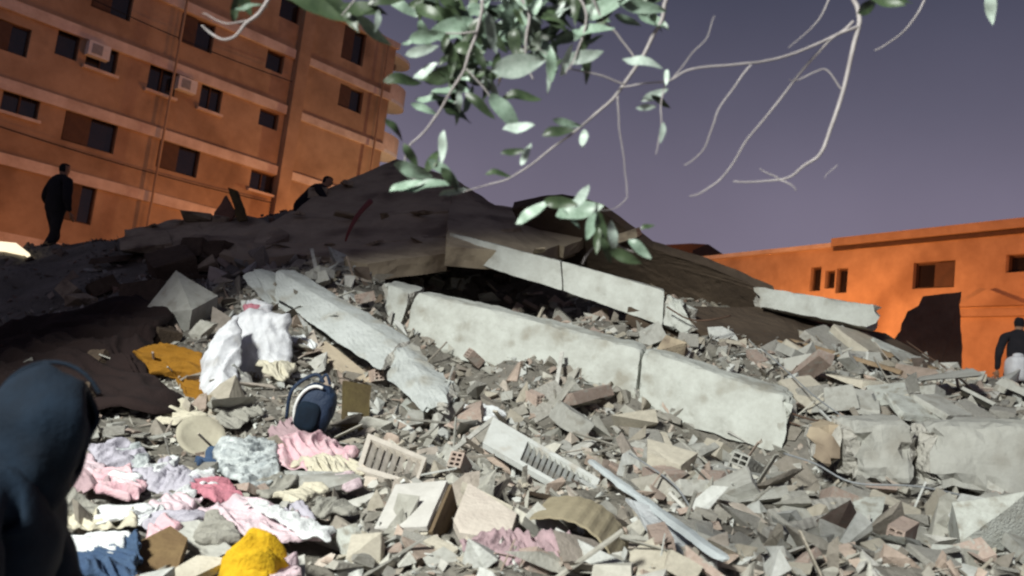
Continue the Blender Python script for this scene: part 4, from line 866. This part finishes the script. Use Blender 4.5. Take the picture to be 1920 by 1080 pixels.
B5 = branch([Vector((.1, 2.38, 3.48)), (930,-60,2.4),(900,40,2.42),(870,130,2.45),(835,190,2.48),(800,240,2.5),(762,288,2.52),(770,335,2.54),(830,350,2.55)], .008, .002)
branch([(895,60,2.42),(840,60,2.42),(790,68,2.43)], .004, .002); branch([(872,128,2.45),(910,170,2.46),(940,215,2.47),(975,238,2.48)], .003, .0015)
B6 = branch([Vector((.55, 2.34, 3.62)), (1110,-80,2.42),(1100,30,2.44),(1080,110,2.46),(1060,140,2.46)], .007, .002)
B7 = branch([(1176,370,2.6),(1150,392,2.6),(1110,396,2.6),(1060,385,2.6),(1010,388,2.6)], .002, .0016); B8 = branch([(1112,397,2.6),(1135,430,2.6),(1160,460,2.6),(1212,478,2.6)], .0025, .0015)
branch([(1140,455,2.6),(1112,465,2.6),(1092,495,2.6)], .0035, .0025); B9 = branch([(1250,148,2.5),(1240,190,2.5),(1240,240,2.5),(1230,290,2.5)], .003, .0015)
B10 = branch([Vector((-.6, 2.35, 3.26)), (690,-80,2.4),(670,-10,2.4),(640,30,2.4)], .006, .002); B11 = branch([Vector((1.5,1.8,3.7)), (1880,-90,2.4),(1862,-20,2.4)], .005, .002)
def leaf(br, px, py, L, ang, tone, dep, face=None):
    o = link('leaf', random.choice(LEAF[tone])); a = R(ang); dirv = (rx * math.cos(a) + ry * math.sin(a) + rz * U(-.35, .35)).normalized()
    nrm = (-rz + rx * U(-.7, .7) + ry * U(-.5, .9)) if face is None else -rz + rx * face * .6
    yv = nrm.cross(dirv).normalized(); zv = dirv.cross(yv); s_ = L / 1600 * dep * 1.12
    mtx = Matrix((dirv, yv, zv)).transposed().to_4x4(); o.matrix_basis = Matrix.Translation(P(px, py, dep) - dirv * s_ * .5) @ mtx @ Matrix.Diagonal((s_, s_ * U(.85, 1.15), s_, 1))
    adopt(o, br)
# (branch, px, py, length px, angle, tone 0 dusty 1 pale 2 green)
LV = [(B5,850,52,95,22,0),(B5,800,68,70,4,0),(B5,905,28,60,-30,0),(B4,1000,62,75,-88,1),(B4,942,58,95,35,0),(B5,790,95,62,12,1),(B6,1130,20,120,8,0),(B6,1200,14,90,-8,0),(B6,1075,68,70,14,0),(B6,1112,58,75,2,0),(B6,1095,106,72,10,1),(B6,1062,112,60,70,1),
 (B5,975,122,100,8,1),(B5,905,142,75,-6,1),(B6,1030,146,58,-95,1),(B5,800,136,50,28,1),(B5,842,166,75,25,0),(B5,880,186,55,65,0),(B5,925,168,45,-60,1),(B5,946,212,85,-52,0),(B5,972,241,58,8,1),(B5,862,190,40,-85,1),(B5,830,276,58,-95,1),
 (B1,1062,232,50,-20,0),(B1,1048,246,60,12,2),(B1,1095,262,38,-95,1),(B9,1250,145,32,-95,1),(B9,1228,178,52,25,1),(B9,1240,190,42,-30,2),(B9,1212,201,40,8,1),(B9,1242,248,40,-100,1),(B1,985,288,44,70,1),(B1,935,322,48,8,2),(B1,962,285,44,8,2),
 (B5,800,342,105,14,0),(B5,770,292,48,-60,2),(B5,832,318,64,-32,0),(B5,850,360,52,12,1),(B5,742,240,48,-40,2),(B5,775,318,70,-15,0),(B5,812,300,50,60,2),(B5,845,335,50,-50,2),(B5,760,345,60,25,0),
 (B7,1000,398,72,32,0),(B7,1085,392,85,12,0),(B7,1092,366,55,55,1),(B8,1130,430,64,-70,2),(B8,1152,446,62,-78,1),(B8,1108,425,55,-110,0),(B8,1200,466,52,-40,0),(B8,1172,480,60,-20,2),(B8,1140,470,55,-60,2),(B8,1215,424,28,20,2),(B7,1050,380,60,-10,2),(B7,1070,408,55,-60,0),(B8,1120,452,50,-95,2),
 (B10,590,8,120,-20,2),(B10,640,18,110,-35,2),(B10,680,12,80,10,2),(B10,710,36,40,-88,1),(B10,660,40,60,-60,2),(B5,758,16,65,-30,0),(B5,730,-5,80,20,2),(B3,470,8,60,30,0),(B3,440,14,50,80,2),(B3,455,-2,60,-60,2),(B2,1660,4,70,-20,2),(B2,1630,12,60,30,2),(B11,1858,14,62,-75,1),(B2,1690,-4,60,10,2)]
for br, x, y, L, a, t in LV: leaf(br, x, y, L, a, t, U(2.38, 2.6))
for _ in range(90): leaf(B4, random.gauss(985, 85), U(-30, 125), U(30, 80), U(-110, 60), random.choice((0, 0, 1, 2, 2, 2)), U(2.42, 2.62))
for _ in range(54): leaf(B5, random.gauss(862, 48), U(-10, 215), U(28, 78), U(-110, 50), random.choice((0, 2, 2)), U(2.45, 2.62))
for _ in range(16): leaf(B6, U(1040, 1230), U(-25, 40), U(50, 85), U(-60, 60), random.choice((0, 2, 2)), U(2.45, 2.62))

# ------------------------------------------------------------------ people
def skin_mesh(name, joints, edges, root, sub=2):
    ks = list(joints); me = bpy.data.meshes.new(name); me.from_pydata([joints[k][0] for k in ks], [(ks.index(a), ks.index(b)) for a, b in edges], [])
    o = bpy.data.objects.new(name, me); COL.objects.link(o); o.modifiers.new('s', 'SKIN')
    for i, k in enumerate(ks):
        r = joints[k][1]; me.skin_vertices[0].data[i].radius = r if isinstance(r, tuple) else (r, r); me.skin_vertices[0].data[i].use_root = (k == root)
    ss = o.modifiers.new('d', 'SUBSURF'); ss.levels = ss.render_levels = sub
    dg = bpy.context.evaluated_depsgraph_get(); m2 = bpy.data.meshes.new_from_object(o.evaluated_get(dg)); bpy.data.objects.remove(o); m2.name = name
    m2.polygons.foreach_set('use_smooth', [True] * len(m2.polygons)); return m2
def hand_mesh(side):
    J = {'w': ((0, 0, 0), (.024, .018)), 'p': ((0, 0, -.06), (.036, .016)), 'k': ((0, 0, -.085), (.038, .014))}; E_ = [('w', 'p'), ('p', 'k')]
    for i, (x, l) in enumerate(((-.03, .075), (-.01, .088), (.011, .082), (.03, .062))):
        J['a%d' % i] = ((x, .008, -.088 - l * .45), .0092); J['b%d' % i] = ((x, .026, -.088 - l * .95), .0078); J['r%d' % i] = ((x, 0, -.088), .0098); E_ += [('k', 'r%d' % i), ('r%d' % i, 'a%d' % i), ('a%d' % i, 'b%d' % i)]
    J['t0'] = ((.042 * side, .012, -.05), .0115); J['t1'] = ((.055 * side, .025, -.085), .0095); E_ += [('p', 't0'), ('t0', 't1')]
    me = skin_mesh('hand', J, E_, 'w', 1); me.materials.append(M_skin); return me
HANDS = {s_: hand_mesh(s_) for s_ in (-1, 1)}
def person(label, loc, rz, pose, top, legs, hair, scale=1, cat='person', head_skin=True, fold=.012):
    J = {'pelvis': ((0, 0, .95), (.16, .12)), 'waist': ((0, 0, 1.10), (.155, .115)), 'chest': ((0, 0, 1.30), (.185, .13)), 'collar': ((0, 0, 1.44), (.12, .09)), 'neck': ((0, .01, 1.52), (.058, .06)), 'jaw': ((0, .03, 1.585), (.066, .085)), 'skull': ((0, .025, 1.66), (.08, .10)), 'top': ((0, .015, 1.735), (.055, .07)),
         'sl': ((-.19, 0, 1.42), .075), 'sr': ((.19, 0, 1.42), .075), 'el': ((-.26, -.03, 1.14), .055), 'er': ((.26, -.03, 1.14), .055), 'wl': ((-.26, .08, .90), .036), 'wr': ((.26, .08, .90), .036),
         'hl': ((-.095, 0, .90), .105), 'hr': ((.095, 0, .90), .105), 'kl': ((-.11, .03, .50), .075), 'kr': ((.11, .03, .50), .075), 'al': ((-.11, -.02, .10), .05), 'ar': ((.11, -.02, .10), .05), 'tl': ((-.12, .14, .045), (.045, .04)), 'tr': ((.12, .14, .045), (.045, .04))}
    for k, v in pose.items(): J[k] = (v[0], v[1]) if isinstance(v[0], tuple) else (v, J[k][1])
    E_ = [('pelvis', 'waist'), ('waist', 'chest'), ('chest', 'collar'), ('collar', 'neck'), ('neck', 'jaw'), ('jaw', 'skull'), ('skull', 'top'), ('collar', 'sl'), ('sl', 'el'), ('el', 'wl'), ('collar', 'sr'), ('sr', 'er'), ('er', 'wr'), ('pelvis', 'hl'), ('hl', 'kl'), ('kl', 'al'), ('al', 'tl'), ('pelvis', 'hr'), ('hr', 'kr'), ('kr', 'ar'), ('ar', 'tr')]
    me = skin_mesh('body', J, E_, 'pelvis')
    r = empty('person', loc, label, cat); r.rotation_euler = (0, 0, rz); r.scale = (scale,) * 3
    for m in (top, legs, M_skin): me.materials.append(m)
    nk, jw, sk_, tp = (Vector(J[k][0]) for k in ('neck', 'jaw', 'skull', 'top')); hd = (tp - nk).normalized(); side = Vector((1, 0, 0)); fw = hd.cross(side).normalized() * -1
    if fw.y < 0 and abs(fw.y) > .2: fw = -fw
    pz = Vector(J['pelvis'][0]).z
    for v in me.vertices:
        h = (v.co - nk).dot(hd)
        if h > .035:                     # a face: brow, nose, mouth, chin, ears
            rel = v.co - sk_; f_, s_, u_ = rel.dot(fw), rel.dot(side), rel.dot(hd)
            if f_ > .04: v.co += fw * (.024 * math.exp(-(s_ / .016) ** 2 - ((u_ + .02) / .026) ** 2) + .006 * math.exp(-((u_ - .025) / .014) ** 2) - .010 * math.exp(-((abs(s_) - .032) / .014) ** 2 - (u_ / .014) ** 2) + .007 * math.exp(-(s_ / .03) ** 2 - ((u_ + .068) / .012) ** 2))
            if abs(s_) > .055: v.co += side * math.copysign(.014 * math.exp(-((f_ + .01) / .02) ** 2 - ((u_ + .01) / .03) ** 2), s_)
        else:
            v.co += noise.noise_vector(v.co * 9) * fold + noise.noise_vector(v.co * 22) * fold * .4
    for p in me.polygons:
        c = sum((me.vertices[i].co for i in p.vertices), Vector()) / len(p.vertices)
        if (c - nk).dot(hd) > .02: p.material_index = 2 if head_skin else 0
        elif c.z < pz - .03 and abs(c.x) < .235: p.material_index = 1
        else: p.material_index = 0
    o = bpy.data.objects.new('body', me); COL.objects.link(o); o.parent = r
    for k, s_ in (('wl', -1), ('wr', 1)):
        h = bpy.data.objects.new('hand', HANDS[s_]); COL.objects.link(h); h.parent = r; w = Vector(J[k][0]); e = Vector(J['e' + k[1]][0]); h.location = w
        h.rotation_euler = Vector((0, 0, -1)).rotation_difference((w - e).normalized()).to_euler()
    if hair:
        bm = bmesh.new(); bm.from_mesh(me)
        bmesh.ops.delete(bm, geom=[v for v in bm.verts if not ((v.co - nk).dot(hd) > .06 and ((v.co - sk_).dot(hd) > .035 or (v.co - sk_).dot(fw) < -.005))], context='VERTS')
        for v in bm.verts: v.co = sk_ + (v.co - sk_) * 1.09 + noise.noise_vector(v.co * 30) * .006
        hm = bpy.data.meshes.new('hair'); bm.to_mesh(hm); bm.free(); hm.materials.clear(); hm.materials.append(hair); hm.polygons.foreach_set('material_index', [0] * len(hm.polygons))
        ho = bpy.data.objects.new('hair', hm); COL.objects.link(ho); ho.parent = r; ho.modifiers.new('t', 'SOLIDIFY').thickness = .012
    return r
# walking on the crest, back to the camera, turned right
q = P(84, 500, 13.8)
person('person in dark clothes walking along the crest before the apartment block', q, R(-30), {'chest': ((0, 0, 1.30), (.23, .17)), 'waist': ((0, 0, 1.08), (.20, .16)), 'pelvis': ((0, 0, .93), (.19, .15)), 'el': ((-.33, -.03, 1.16), .075), 'sl': ((-.21, 0, 1.42), .09), 'sr': ((.21, 0, 1.42), .09), 'kl': (-.10, .16, .52), 'al': (-.10, -.06, .16), 'tl': (-.11, .12, .10), 'kr': (.11, -.02, .50), 'ar': (.11, -.22, .14), 'tr': (.12, -.06, .05), 'wl': (-.38, .16, 1.0), 'er': ((.32, -.05, 1.14), .075), 'wr': (.30, .06, .92)}, M_black, M_black, M_black, 1.0)
# crouching on the crest
q = P(572, 372, 14.6)
person('person in black crouching on the crest beside the peak slab', q - Vector((0, 0, .62)), R(-80), {'pelvis': (0, -.10, .42), 'waist': (0, -.02, .56), 'chest': (0, .12, .72), 'collar': (0, .22, .82), 'neck': (0, .27, .88), 'jaw': (0, .33, .93), 'skull': (0, .34, 1.0), 'top': (0, .34, 1.075), 'sl': (-.19, .20, .80), 'sr': (.19, .20, .80), 'el': (-.26, .36, .62), 'er': (.26, .36, .62), 'wl': (-.16, .52, .50), 'wr': (.16, .52, .50), 'hl': (-.1, -.10, .40), 'hr': (.1, -.10, .40), 'kl': (-.16, .30, .50), 'kr': (.16, .30, .50), 'al': (-.13, .08, .10), 'ar': (.13, .08, .10), 'tl': (-.14, .24, .05), 'tr': (.14, .24, .05)}, M_black, M_black, M_black)
# by the orange house at the picture edge
q = P(1912, 594, 13.0)
person('person in black standing before the orange house at the picture edge', Vector((q.x, q.y, q.z - 1.74)), R(-25), {}, M_black, M_black, M_black)
p0 = P(1908, 692, 12.2); st = empty('white_bundle', p0 - up * .25, 'white bundle beside the person at the orange house', 'bundle')
blob('body', p0, Vector((.14, 0, 0)), Vector((0, .13, 0)), Vector((0, 0, .17)), M_sack, .5, st, .02, 7, 3, 24, 16); blob('tied_neck', p0 + up * .18, Vector((.07, 0, 0)), Vector((0, .06, 0)), Vector((0, 0, .05)), M_sack, .8, st, .012, 12, 3, 16, 8)
# hooded person in the near corner, side on, stooping to the right
hd0 = P(90, 797, 2.3); HR = Matrix.Rotation(R(-10), 3, 'Y') @ Matrix.Rotation(R(-78), 3, 'Z')
base = hd0 - HR @ Vector((0, .145, 1.525))
pf = {'pelvis': ((0, -.04, .93), (.18, .16)), 'waist': ((0, -.02, 1.08), (.18, .16)), 'chest': ((0, .03, 1.26), (.22, .18)), 'collar': ((0, .04, 1.37), (.13, .11)), 'neck': ((0, .09, 1.43), (.08, .085)), 'jaw': (0, .15, 1.46), 'skull': (0, .16, 1.53), 'top': (0, .15, 1.605),
      'sl': ((-.21, .02, 1.34), .085), 'sr': ((.21, .02, 1.34), .085), 'el': ((-.27, .10, 1.08), .068), 'er': ((.25, .06, 1.08), .068), 'wl': ((-.22, .26, .90), .045), 'wr': ((.22, .20, .88), .045), 'kl': (-.11, .06, .50), 'kr': (.11, .0, .50)}
hp = person('hooded person in navy jacket, dark in the near corner, facing right', base, 0, pf, M_navy, M_black, None, fold=.02, head_skin=False)
hp.rotation_euler = HR.to_euler()
# hood: a cloth shell open towards the face
V = []; F = []; hc = Vector((0, .145, 1.525)); nu, nv = 32, 16
for j in range(nv + 1):
    f = R(38) + (R(180) - R(38)) * j / nv     # from the face opening round to the back
    for i in range(nu):
        t = 2 * math.pi * i / nu
        rr = math.sin(f); p = Vector((.125 * rr * math.cos(t), .145 * math.cos(f) * .95, .155 * rr * math.sin(t)))
        if p.z < 0: p.z *= 1.5; p.y -= .2 * abs(p.z)
        if j == 0: p *= .93
        p += noise.noise_vector(p * 9) * .022 + p.normalized() * .018 * (.5 - abs(noise.noise(Vector((p.x * 6, p.y * 22, p.z * 10)))))
        V.append(hc + p)
F = [(j * nu + i, j * nu + (i + 1) % nu, (j + 1) * nu + (i + 1) % nu, (j + 1) * nu + i) for j in range(nv) for i in range(nu)]
me = bpy.data.meshes.new('hood'); me.from_pydata(V, [], F); me.materials.append(M_navy); me.polygons.foreach_set('use_smooth', [True] * len(F))
ho = bpy.data.objects.new('hood', me); COL.objects.link(ho); ho.parent = hp; ho.modifiers.new('t', 'SOLIDIFY').thickness = .014
sm_ = [hc + Vector((0, .145 * math.cos(f) * .95, .155 * math.sin(f))) * 1.0 + Vector((0, 0, .012)) for f in np.linspace(R(25), R(175), 14)]
me = bpy.data.meshes.new('hood_seam'); V, F = tube_vf(sm_, .006, .006, 5); me.from_pydata(V, [], F); me.materials.append(M_navy); so_ = bpy.data.objects.new('hood_seam', me); COL.objects.link(so_); so_.parent = ho
